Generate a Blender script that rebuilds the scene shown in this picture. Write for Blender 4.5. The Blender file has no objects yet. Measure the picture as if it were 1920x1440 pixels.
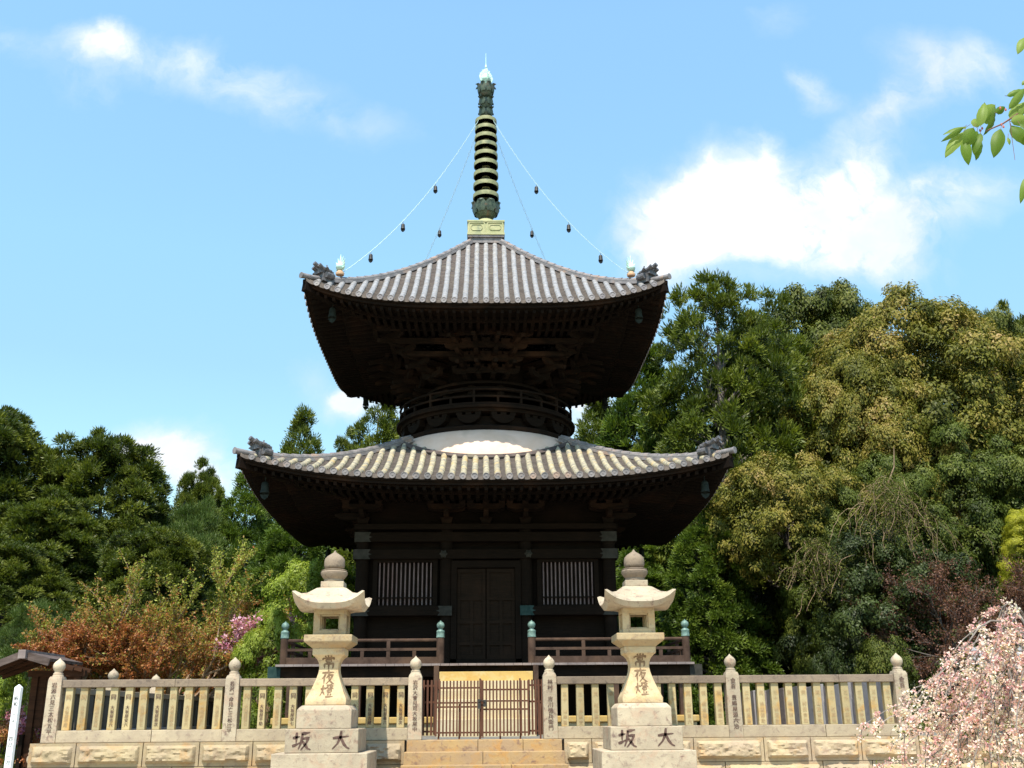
import bpy, math, random
import numpy as np
from mathutils import Vector, Matrix, noise as mnoise

# ------------------------------------------------------------------ camera
sc = bpy.context.scene
COL = sc.collection
FPX, PITCH, YAW, ROLL, EYE = 1940.0, 17.8, 0.028, -0.008, 1.55
cam = bpy.data.cameras.new('camera')
camo = bpy.data.objects.new('camera', cam)
COL.objects.link(camo)
cam.sensor_width = 36.0
cam.lens = FPX / 1920 * 36
cam.clip_start = 0.05
cam.clip_end = 2000
CM = Matrix.Rotation(-YAW, 4, 'Z') @ Matrix.Rotation(math.pi/2 + math.radians(PITCH), 4, 'X') @ Matrix.Rotation(ROLL, 4, 'Z')
camo.matrix_world = Matrix.Translation((0, 0, EYE)) @ CM
sc.camera = camo


def at(px, py, Y):
    """world point at depth Y that the photograph (1920x1440) shows at px, py"""
    d = CM.to_3x3() @ Vector(((px-960)/FPX, (720-py)/FPX, -1))
    return Vector((0, 0, EYE)) + d * (Y / d.y)


# ------------------------------------------------------------------ light
SUN_AZ, SUN_EL = math.radians(14), math.radians(61.5)     # azimuth measured from behind the camera towards the left
sdir = Vector((-math.sin(SUN_AZ)*math.cos(SUN_EL), -math.cos(SUN_AZ)*math.cos(SUN_EL), math.sin(SUN_EL)))
sl = bpy.data.lights.new('sun', 'SUN')
sl.energy = 4.1
sl.angle = math.radians(0.53)
sl.color = (1.0, 0.93, 0.80)
so = bpy.data.objects.new('sun', sl)
COL.objects.link(so)
so.rotation_euler = sdir.to_track_quat('Z', 'Y').to_euler()
so.location = (-10, -20, 40)

sc.view_settings.view_transform = 'Standard'
sc.view_settings.look = 'None'
sc.view_settings.exposure = 0.95
sc.view_settings.gamma = 1
sc.view_settings.use_curve_mapping = False
try:
    sc.cycles.use_denoising = True
    sc.cycles.max_bounces = 6
    sc.cycles.diffuse_bounces = 3
    sc.cycles.transparent_max_bounces = 6
    sc.cycles.sample_clamp_indirect = 4
except Exception:
    pass


# ------------------------------------------------------------------ node helpers
class NT:
    def __init__(s, tree):
        s.t = tree
        s.t.nodes.clear()

    def n(s, typ, **kw):
        nd = s.t.nodes.new(typ)
        for k, v in kw.items():
            if k.startswith('i_'):
                key = k[2:]
                key = int(key) if key.isdigit() else key.replace('_', ' ')
                s.inp(nd, key, v)
            else:
                setattr(nd, k, v)
        return nd

    def inp(s, nd, key, v):
        sk = nd.inputs[key]
        if isinstance(v, bpy.types.NodeSocket):
            s.t.links.new(v, sk)
        else:
            if isinstance(v, (tuple, list)) and len(v) == 3 and sk.type == 'RGBA':
                v = (*v, 1)
            sk.default_value = v

    def math(s, op, a, b=0.0, c=None, clamp=False):
        nd = s.n('ShaderNodeMath', operation=op, use_clamp=clamp)
        s.inp(nd, 0, a)
        s.inp(nd, 1, b)
        if c is not None:
            s.inp(nd, 2, c)
        return nd.outputs[0]

    def mix(s, f, a, b, blend='MIX'):
        nd = s.n('ShaderNodeMix', data_type='RGBA', blend_type=blend)
        s.inp(nd, 0, f)
        s.inp(nd, 6, a)
        s.inp(nd, 7, b)
        return nd.outputs[2]

    def ramp(s, f, stops):
        nd = s.n('ShaderNodeValToRGB')
        cr = nd.color_ramp
        while len(cr.elements) < len(stops):
            cr.elements.new(0.5)
        for e, (p, c) in zip(cr.elements, stops):
            e.position = p
            e.color = (*c, 1) if len(c) == 3 else c
        s.inp(nd, 0, f)
        return nd.outputs[0]

    def noise(s, vec, scale, detail=4, rough=0.55, dist=0.0):
        nd = s.n('ShaderNodeTexNoise')
        s.inp(nd, 'Vector', vec)
        nd.inputs['Scale'].default_value = scale
        nd.inputs['Detail'].default_value = detail
        nd.inputs['Roughness'].default_value = rough
        nd.inputs['Distortion'].default_value = dist
        return nd.outputs[0]

    def rng(s, v, a, b, c=0.0, d=1.0):
        nd = s.n('ShaderNodeMapRange')
        s.inp(nd, 0, v)
        nd.inputs[1].default_value = a
        nd.inputs[2].default_value = b
        nd.inputs[3].default_value = c
        nd.inputs[4].default_value = d
        return nd.outputs[0]


# ------------------------------------------------------------------ world: sky and clouds
world = bpy.data.worlds.new('World')
sc.world = world
world.use_nodes = True
W = NT(world.node_tree)
sky = W.n('ShaderNodeTexSky', sky_type='NISHITA', sun_disc=False)
sky.sun_elevation = SUN_EL
sky.sun_rotation = math.atan2(sdir.x, sdir.y)
sky.air_density = 1.3
sky.dust_density = 0.4
sky.ozone_density = 2.2
geo = W.n('ShaderNodeTexCoord')
sep = W.n('ShaderNodeSeparateXYZ')
W.inp(sep, 0, geo.outputs['Generated'])
dx, dy, dz = sep.outputs
ysafe = W.math('MAXIMUM', W.math('ABSOLUTE', dy), 0.05)
cu = W.math('DIVIDE', dx, ysafe)
cv = W.math('DIVIDE', dz, ysafe)
comb = W.n('ShaderNodeCombineXYZ')
W.inp(comb, 0, cu)
W.inp(comb, 1, cv)
uv = comb.outputs[0]
nz1 = W.n('ShaderNodeTexNoise', i_Vector=uv)
nz1.inputs['Scale'].default_value = 7.0
nz1.inputs['Detail'].default_value = 7
nz1.inputs['Roughness'].default_value = 0.6
warp = W.n('ShaderNodeVectorMath', operation='MULTIPLY_ADD')
W.inp(warp, 0, nz1.outputs['Color'])
warp.inputs[1].default_value = (0.11, 0.09, 0)
warp.inputs[2].default_value = (-0.055, -0.045, 0)
uvw = W.n('ShaderNodeVectorMath', operation='ADD', i_0=uv, i_1=warp.outputs[0]).outputs[0]
# (photo px x, px y, half width px, half height px, tilt deg, strength)
CLOUDS = [
    (1258, 432, 72, 58, 10, 1.7), (1345, 392, 85, 68, 15, 1.8), (1440, 395, 95, 66, 0, 1.9), (1425, 275, 22, 42, -20, 0.7),
    (1560, 345, 95, 34, 32, 1.3), (1550, 440, 105, 44, -6, 1.5), (1625, 478, 60, 24, -5, 0.7), (1350, 312, 14, 30, 5, 0.6),
    (1690, 425, 85, 38, 12, 0.85), (1800, 350, 75, 24, 5, 0.75), (1790, 395, 60, 30, 5, 0.3), (1640, 400, 90, 50, 20, 0.7),
    (1765, 112, 75, 38, -15, 0.75), (1690, 195, 120, 26, 30, 0.75), (1525, 155, 34, 22, -45, 0.6), (1560, 185, 40, 16, 0, 0.3), (1470, 30, 40, 30, 0, 0.2),
    (1640, 280, 60, 30, 25, 0.35), (1860, 120, 20, 50, 20, 0.35), (1740, 500, 60, 30, 0, 0.35),
    (195, 92, 48, 28, 0, 1.05), (205, 60, 14, 22, 10, 0.5), (165, 150, 45, 40, 0, 0.32), (430, 135, 110, 34, -12, 0.48), (560, 205, 170, 30, -14, 0.34), (300, 120, 90, 24, -8, 0.25), (20, 90, 70, 30, -20, 0.3),
    (325, 850, 52, 36, -8, 2.0), (390, 905, 50, 36, -10, 1.6), (655, 738, 26, 16, 0, 1.2), (1080, 745, 50, 45, 0, 1.6), (700, 760, 60, 20, 0, 0.9),
    (600, 700, 40, 30, 0, 0.25), (300, 400, 500, 120, 0, 0.03),
]
tot = None
for (px, py, hw, hh, tilt, st) in CLOUDS:
    d = CM.to_3x3() @ Vector(((px-960)/FPX, (720-py)/FPX, -1))
    u0, v0 = d.x/d.y, d.z/d.y
    k = 1.0 / (FPX * abs(d.y))
    mp = W.n('ShaderNodeMapping', vector_type='TEXTURE')
    W.inp(mp, 'Vector', uvw)
    mp.inputs['Location'].default_value = (u0, v0, 0)
    mp.inputs['Rotation'].default_value = (0, 0, math.radians(tilt))
    mp.inputs['Scale'].default_value = (hw*k*1.1, hh*k*1.1, 1)
    ln = W.n('ShaderNodeVectorMath', operation='LENGTH')
    W.inp(ln, 0, mp.outputs[0])
    g = W.math('POWER', 2.718, W.math('MULTIPLY', W.math('POWER', ln.outputs['Value'], 2.0), -0.8))
    tot = W.math('MULTIPLY', g, st) if tot is None else W.math('MULTIPLY_ADD', g, st, tot)
nz2 = W.noise(uvw, 13.0, 8, 0.62, 0.3)
dens = W.math('MULTIPLY', tot, W.rng(nz2, 0.32, 0.64, 0.15, 1.55))
dens = W.rng(dens, 0.04, 1.30)
dens = W.n('ShaderNodeClamp', i_0=dens).outputs[0]
dens = W.math('MULTIPLY', dens, W.math('GREATER_THAN', dy, 0.0))
hz = W.ramp(dz, [(0.0, (0.43, 0.53, 0.53)), (0.315, (0.535, 0.66, 0.67)), (0.41, (0.62, 0.78, 0.79)), (0.60, (0.72, 0.90, 0.97)), (1.0, (0.74, 0.92, 1.0))])
skyc = W.mix(1.0, sky.outputs[0], hz, 'MULTIPLY')
skyc = W.mix(1.0, skyc, (1.39, 1.30, 1.18), 'MULTIPLY')
shade = W.rng(W.noise(uvw, 5.0, 5, 0.6), 0.35, 0.6)
ccol = W.mix(shade, (2.85, 3.25, 3.6), (4.1, 4.15, 4.2))
col = W.mix(dens, skyc, ccol)
bg = W.n('ShaderNodeBackground', i_0=col, i_1=0.15)
wo = W.n('ShaderNodeOutputWorld', i_0=bg.outputs[0])


# ------------------------------------------------------------------ materials
def newmat(name):
    m = bpy.data.materials.new(name)
    m.use_nodes = True
    return m, NT(m.node_tree)


def finish(N, col, rough=0.8, bump=None, bdist=0.01, bstr=0.5, spec=0.3, metal=0.0):
    p = N.n('ShaderNodeBsdfPrincipled')
    N.inp(p, 'Base Color', col)
    N.inp(p, 'Roughness', rough)
    p.inputs['Specular IOR Level'].default_value = spec
    p.inputs['Metallic'].default_value = metal
    if bump is not None:
        b = N.n('ShaderNodeBump')
        b.inputs['Strength'].default_value = bstr
        b.inputs['Distance'].default_value = bdist
        N.inp(b, 'Height', bump)
        N.inp(p, 'Normal', b.outputs[0])
    o = N.n('ShaderNodeOutputMaterial')
    N.inp(o, 0, p.outputs[0])
    return p


def stone_mat(name, c1, c2, stain, stain_amt=0.5, speck=0.35, warm=None, scale=1.0, bstr=0.5):
    m, N = newmat(name)
    pos = N.n('ShaderNodeNewGeometry').outputs['Position']
    big = N.noise(pos, 1.7*scale, 5, 0.6)
    mid = N.noise(pos, 7*scale, 5, 0.65, 0.4)
    fine = N.noise(pos, 90, 3, 0.7)
    oi = N.n('ShaderNodeObjectInfo').outputs['Random']
    c = N.mix(N.rng(big, 0.35, 0.65), c1, c2)
    if warm:
        w2 = N.noise(pos, 3.1*scale, 4, 0.6, 0.8)
        c = N.mix(N.rng(w2, 0.52, 0.66, 0, 0.85), c, warm)
    c = N.mix(N.rng(mid, 0.54, 0.72, 0, stain_amt), c, stain)
    c = N.mix(N.rng(fine, 0.55, 0.75, 0, speck), c, tuple(x*0.35 for x in c1))
    hs = N.n('ShaderNodeHueSaturation')
    N.inp(hs, 'Color', c)
    N.inp(hs, 'Value', N.rng(oi, 0, 1, 0.80, 1.12))
    bmp = N.math('ADD', N.math('MULTIPLY', mid, 1.0), N.math('MULTIPLY', fine, 0.5))
    finish(N, hs.outputs[0], 0.9, bmp, 0.012, bstr, 0.04)
    return m


def wood_mat(name, c1, c2, grain=(2, 2, 40), patch=None, rough=0.85, bstr=0.4, spec=0.04):
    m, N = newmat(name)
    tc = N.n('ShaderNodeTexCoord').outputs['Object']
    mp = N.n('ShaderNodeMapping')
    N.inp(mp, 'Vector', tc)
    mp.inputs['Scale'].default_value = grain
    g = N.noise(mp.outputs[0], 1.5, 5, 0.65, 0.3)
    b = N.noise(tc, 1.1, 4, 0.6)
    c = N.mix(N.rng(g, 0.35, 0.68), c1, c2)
    c = N.mix(N.rng(b, 0.5, 0.72, 0, 0.6), c, patch or c2)  # patches of another timber tone, placed by noise
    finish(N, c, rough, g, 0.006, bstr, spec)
    return m


def plain_mat(name, c1, c2, scale=8, rough=0.6, metal=0.0, bstr=0.2, spec=0.4, c3=None):
    m, N = newmat(name)
    pos = N.n('ShaderNodeNewGeometry').outputs['Position']
    a = N.noise(pos, scale, 5, 0.62)
    c = N.mix(N.rng(a, 0.38, 0.62), c1, c2)
    if c3:
        b = N.noise(pos, scale*0.4, 3, 0.6, 0.5)
        c = N.mix(N.rng(b, 0.55, 0.68, 0, 0.8), c, c3)
    finish(N, c, rough, a, 0.008, bstr, spec, metal)
    return m


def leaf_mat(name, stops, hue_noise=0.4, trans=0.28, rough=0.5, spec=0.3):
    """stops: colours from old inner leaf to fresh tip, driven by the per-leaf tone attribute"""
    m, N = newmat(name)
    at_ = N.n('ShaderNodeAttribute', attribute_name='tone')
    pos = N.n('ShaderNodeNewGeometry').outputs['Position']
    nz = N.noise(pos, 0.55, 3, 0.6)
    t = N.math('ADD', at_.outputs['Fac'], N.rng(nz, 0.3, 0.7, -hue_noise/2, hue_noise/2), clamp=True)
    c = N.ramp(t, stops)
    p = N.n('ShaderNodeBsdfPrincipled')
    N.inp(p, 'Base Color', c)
    p.inputs['Roughness'].default_value = rough
    p.inputs['Specular IOR Level'].default_value = spec
    tr = N.n('ShaderNodeBsdfTranslucent')
    N.inp(tr, 'Color', N.mix(1.0, c, (1.15, 1.25, 0.6), 'MULTIPLY'))
    mx = N.n('ShaderNodeMixShader')
    mx.inputs[0].default_value = trans
    N.inp(mx, 1, p.outputs[0])
    N.inp(mx, 2, tr.outputs[0])
    o = N.n('ShaderNodeOutputMaterial')
    N.inp(o, 0, mx.outputs[0])
    return m


M = {}
M['granite'] = stone_mat('granite', (0.42, 0.345, 0.235), (0.33, 0.265, 0.19), (0.16, 0.11, 0.095), 0.7, 0.6, None, 1.6, 0.8)
M['granite_white'] = stone_mat('granite_white', (0.46, 0.385, 0.275), (0.36, 0.295, 0.215), (0.16, 0.105, 0.09), 0.85, 0.5, (0.42, 0.30, 0.21), 1.5, 0.8)
M['granite_warm'] = stone_mat('granite_warm', (0.50, 0.385, 0.225), (0.41, 0.31, 0.19), (0.20, 0.13, 0.10), 0.7, 0.5, (0.46, 0.31, 0.16), 1.5, 0.8)
M['granite_gold'] = stone_mat('granite_gold', (0.44, 0.345, 0.18), (0.38, 0.32, 0.19), (0.22, 0.16, 0.10), 0.4, 0.42, (0.44, 0.26, 0.09))
M['granite_rail'] = stone_mat('granite_rail', (0.29, 0.225, 0.16), (0.22, 0.17, 0.13), (0.10, 0.08, 0.07), 0.75, 0.55, None, 1.5, 0.8)
M['granite_grey'] = stone_mat('granite_grey', (0.30, 0.27, 0.26), (0.22, 0.20, 0.20), (0.12, 0.10, 0.10), 0.5, 0.4)
M['granite_block'] = stone_mat('granite_block', (0.43, 0.34, 0.205), (0.36, 0.28, 0.195), (0.22, 0.14, 0.105), 0.6, 0.5, (0.44, 0.28, 0.14), 1.0, 1.0)
M['granite_step'] = stone_mat('granite_step', (0.42, 0.285, 0.135), (0.36, 0.25, 0.15), (0.17, 0.105, 0.095), 0.9, 0.4, (0.45, 0.25, 0.09), 1.4, 0.8)
M['gold_step'] = stone_mat('gold_step', (0.50, 0.34, 0.12), (0.48, 0.30, 0.10), (0.32, 0.17, 0.06), 0.3, 0.15, (0.52, 0.39, 0.19))
M['pale_step'] = stone_mat('pale_step', (0.50, 0.42, 0.28), (0.48, 0.38, 0.22), (0.38, 0.26, 0.14), 0.35, 0.15)
M['granite_shaded'] = stone_mat('shaded_granite', (0.095, 0.082, 0.068), (0.07, 0.062, 0.05), (0.035, 0.032, 0.028), 0.6, 0.4)  # darkened granite: shade put into the colour of the side-fence pickets
M['ink'] = plain_mat('inscription', (0.060, 0.033, 0.026), (0.12, 0.070, 0.054), 22, 0.9)
M['ink_brown'] = plain_mat('brown_inscription', (0.14, 0.085, 0.045), (0.21, 0.135, 0.075), 25, 0.9)
M['ink_faint'] = plain_mat('inscription_faint', (0.30, 0.20, 0.10), (0.40, 0.28, 0.15), 30, 0.9)
M['wood_dark'] = wood_mat('old_dark_timber', (0.0075, 0.0055, 0.004), (0.015, 0.010, 0.007), patch=(0.020, 0.012, 0.008))
M['wood_bracket'] = wood_mat('bracket_timber', (0.007, 0.006, 0.005), (0.020, 0.012, 0.008), patch=(0.055, 0.028, 0.016))
M['wood_rafter'] = wood_mat('rafter_timber', (0.0055, 0.0045, 0.004), (0.014, 0.009, 0.006), (30, 2, 2), patch=(0.026, 0.013, 0.008))
M['wood_rail'] = wood_mat('railing_timber', (0.045, 0.028, 0.021), (0.088, 0.056, 0.042), (3, 3, 3), patch=(0.13, 0.075, 0.045))
M['wood_gate'] = wood_mat('gate_timber', (0.085, 0.040, 0.027), (0.13, 0.064, 0.042), (8, 8, 1.5))
M['wood_grey'] = wood_mat('weathered_board', (0.16, 0.13, 0.125), (0.27, 0.22, 0.20), (2, 8, 8))
M['wood_old'] = wood_mat('old_grey_brown_board', (0.055, 0.040, 0.034), (0.13, 0.10, 0.09), (2, 8, 8))
M['wood_board'] = wood_mat('brown_board', (0.030, 0.016, 0.010), (0.065, 0.030, 0.017), (2, 2, 12))
M['copper'] = plain_mat('verdigris_copper', (0.085, 0.15, 0.13), (0.17, 0.25, 0.21), 14, 0.55, 0.15, c3=(0.07, 0.11, 0.09))
M['copper_dark'] = plain_mat('dark_bronze', (0.045, 0.065, 0.05), (0.10, 0.13, 0.09), 10, 0.5, 0.2, c3=(0.14, 0.08, 0.05))
M['copper_gold'] = plain_mat('yellowed_copper', (0.30, 0.31, 0.15), (0.40, 0.38, 0.20), 5, 0.6, 0.05, c3=(0.17, 0.20, 0.13))
M['copper_ring'] = plain_mat('weathered_ring_copper', (0.20, 0.21, 0.10), (0.30, 0.29, 0.15), 7, 0.6, 0.05, c3=(0.10, 0.13, 0.085))
M['copper_mint'] = plain_mat('mint_copper', (0.42, 0.66, 0.56), (0.62, 0.78, 0.66), 9, 0.6)
M['jewel_stone'] = plain_mat('rusty_knob', (0.42, 0.22, 0.12), (0.5, 0.34, 0.2), 9, 0.7)
M['bell_bronze'] = plain_mat('dark_green_bell_bronze', (0.013, 0.018, 0.016), (0.024, 0.031, 0.027), 12, 0.7, 0.0, 0.2, 0.05)
M['bud_red'] = plain_mat('red_bud', (0.32, 0.06, 0.04), (0.42, 0.12, 0.08), 40, 0.6)
M['iron'] = plain_mat('dark_iron', (0.025, 0.024, 0.024), (0.05, 0.045, 0.04), 20, 0.5, 0.4)
M['plate'] = plain_mat('grey_metal_plate', (0.030, 0.029, 0.024), (0.050, 0.047, 0.040), 6, 0.8, 0.0, 0.2, 0.02)
M['plate_teal'] = plain_mat('teal_metal_plate', (0.020, 0.042, 0.038), (0.035, 0.062, 0.056), 9, 0.8, 0.0, 0.2, 0.02)
M['plaster'] = plain_mat('white_plaster', (0.68, 0.47, 0.35), (0.72, 0.52, 0.41), 2, 0.9, 0, 0.15, 0.0, c3=(0.55, 0.40, 0.30))
M['chain'] = plain_mat('chain_metal', (0.36, 0.50, 0.48), (0.46, 0.58, 0.54), 20, 0.5, 0.2)
M['tile_grey'] = plain_mat('grey_roof_tile', (0.155, 0.135, 0.14), (0.26, 0.235, 0.235), 6, 0.5, 0, 0.3, 0.45, c3=(0.32, 0.29, 0.27))
M['tile_pan'] = plain_mat('pan_roof_tile', (0.050, 0.040, 0.038), (0.100, 0.077, 0.068), 5, 0.7, 0, 0.3, 0.15, c3=(0.15, 0.125, 0.09))
M['tile_lip'] = plain_mat('worn_tile_edge', (0.10, 0.082, 0.072), (0.165, 0.135, 0.115), 7, 0.7, 0, 0.2, 0.1)
M['tile_pale'] = plain_mat('pale_roof_tile', (0.20, 0.19, 0.185), (0.30, 0.285, 0.275), 9, 0.45, 0, 0.25, 0.5, c3=(0.25, 0.22, 0.19))
M['tile_ridge'] = plain_mat('ridge_roof_tile', (0.13, 0.12, 0.12), (0.23, 0.205, 0.20), 7, 0.55, 0, 0.4, 0.4, c3=(0.33, 0.22, 0.16))
M['tile_dark'] = plain_mat('dark_ornament_tile', (0.055, 0.055, 0.06), (0.13, 0.12, 0.12), 12, 0.5, 0, 0.4, 0.4)
M['tile_lichen'] = plain_mat('lichen_roof_tile', (0.42, 0.37, 0.25), (0.22, 0.20, 0.165), 8, 0.8, 0, 0.5, 0.1, c3=(0.46, 0.33, 0.15))
M['white_paint'] = plain_mat('white_paint', (0.80, 0.82, 0.82), (0.84, 0.85, 0.84), 4, 0.5)
M['gravel'] = stone_mat('gravel', (0.25, 0.235, 0.20), (0.18, 0.165, 0.14), (0.06, 0.05, 0.05), 0.95, 0.9, None, 7.0, 1.0)
M['paving'] = stone_mat('paving', (0.48, 0.42, 0.33), (0.40, 0.35, 0.28), (0.22, 0.19, 0.16), 0.5, 0.4)
M['soil'] = plain_mat('forest_floor', (0.035, 0.03, 0.018), (0.05, 0.055, 0.022), 0.6, 0.95)
M['bark'] = plain_mat('bark', (0.060, 0.048, 0.038), (0.12, 0.10, 0.085), 9, 0.9, 0, 0.6)
M['bark_grey'] = plain_mat('grey_bark', (0.13, 0.11, 0.095), (0.24, 0.20, 0.17), 9, 0.9, 0, 0.6)
M['twig'] = plain_mat('brown_twig', (0.16, 0.10, 0.06), (0.26, 0.18, 0.11), 9, 0.9)
M['twig_red'] = plain_mat('red_twig', (0.13, 0.06, 0.04), (0.22, 0.11, 0.075), 9, 0.9)

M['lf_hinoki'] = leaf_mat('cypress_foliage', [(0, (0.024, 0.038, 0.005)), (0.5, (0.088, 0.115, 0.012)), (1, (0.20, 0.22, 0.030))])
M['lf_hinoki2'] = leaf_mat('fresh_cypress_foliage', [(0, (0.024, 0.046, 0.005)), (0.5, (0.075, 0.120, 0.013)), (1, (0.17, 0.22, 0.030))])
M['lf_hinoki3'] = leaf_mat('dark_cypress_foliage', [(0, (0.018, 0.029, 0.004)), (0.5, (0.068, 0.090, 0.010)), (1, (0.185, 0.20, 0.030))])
M['lf_camphor'] = leaf_mat('golden_foliage', [(0, (0.042, 0.050, 0.006)), (0.35, (0.130, 0.128, 0.016)), (0.7, (0.235, 0.185, 0.038)), (1, (0.36, 0.24, 0.10))], 0.5, 0.22, 0.5, 0.15)
M['lf_broad'] = leaf_mat('broad_green_foliage', [(0, (0.020, 0.032, 0.004)), (0.5, (0.070, 0.092, 0.013)), (1, (0.17, 0.185, 0.036))], 0.4, 0.22, 0.5, 0.15)
M['lf_olive'] = leaf_mat('olive_foliage', [(0, (0.024, 0.034, 0.005)), (0.5, (0.078, 0.095, 0.014)), (1, (0.18, 0.175, 0.04))], 0.4, 0.22, 0.5, 0.15)
M['lf_camellia'] = leaf_mat('glossy_foliage', [(0, (0.013, 0.020, 0.004)), (0.6, (0.038, 0.055, 0.010)), (1, (0.12, 0.145, 0.035))], 0.3, 0.12, 0.5, 0.2)
M['lf_lime'] = leaf_mat('lime_foliage', [(0, (0.085, 0.125, 0.012)), (0.5, (0.23, 0.29, 0.028)), (1, (0.40, 0.45, 0.08))], 0.5, 0.38)
M['lf_yellow'] = leaf_mat('yellow_foliage', [(0, (0.16, 0.17, 0.012)), (0.5, (0.34, 0.33, 0.02)), (1, (0.50, 0.46, 0.05))], 0.3, 0.4)
M['lf_bronze'] = leaf_mat('bronze_foliage', [(0, (0.24, 0.070, 0.024)), (0.3, (0.38, 0.135, 0.045)), (0.5, (0.33, 0.19, 0.050)), (0.68, (0.22, 0.23, 0.035)), (1, (0.34, 0.37, 0.07))], 0.4, 0.35)
M['lf_red'] = leaf_mat('red_brown_foliage', [(0, (0.06, 0.026, 0.018)), (0.6, (0.14, 0.058, 0.036)), (1, (0.22, 0.11, 0.06))], 0.3, 0.3)
M['lf_pine'] = leaf_mat('pine_needles', [(0, (0.022, 0.040, 0.008)), (0.5, (0.070, 0.110, 0.018)), (1, (0.15, 0.19, 0.045))], 0.3, 0.2)
M['lf_pink'] = leaf_mat('pink_petals', [(0, (0.50, 0.19, 0.22)), (0.35, (0.72, 0.40, 0.41)), (0.7, (0.82, 0.60, 0.55)), (1, (0.88, 0.80, 0.70))], 0.2, 0.35)
M['lf_magenta'] = leaf_mat('rose_petals', [(0, (0.42, 0.12, 0.22)), (0.5, (0.66, 0.30, 0.42)), (1, (0.80, 0.52, 0.60))], 0.2, 0.35)
M['lf_dry'] = leaf_mat('withered_foliage', [(0, (0.10, 0.065, 0.035)), (0.6, (0.20, 0.14, 0.08)), (1, (0.30, 0.23, 0.14))], 0.3, 0.2)
M['lf_cherry'] = leaf_mat('cherry_leaf', [(0, (0.050, 0.085, 0.012)), (0.5, (0.12, 0.20, 0.020)), (1, (0.26, 0.33, 0.08))], 0.1, 0.5, 0.5, 0.25)


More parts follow.
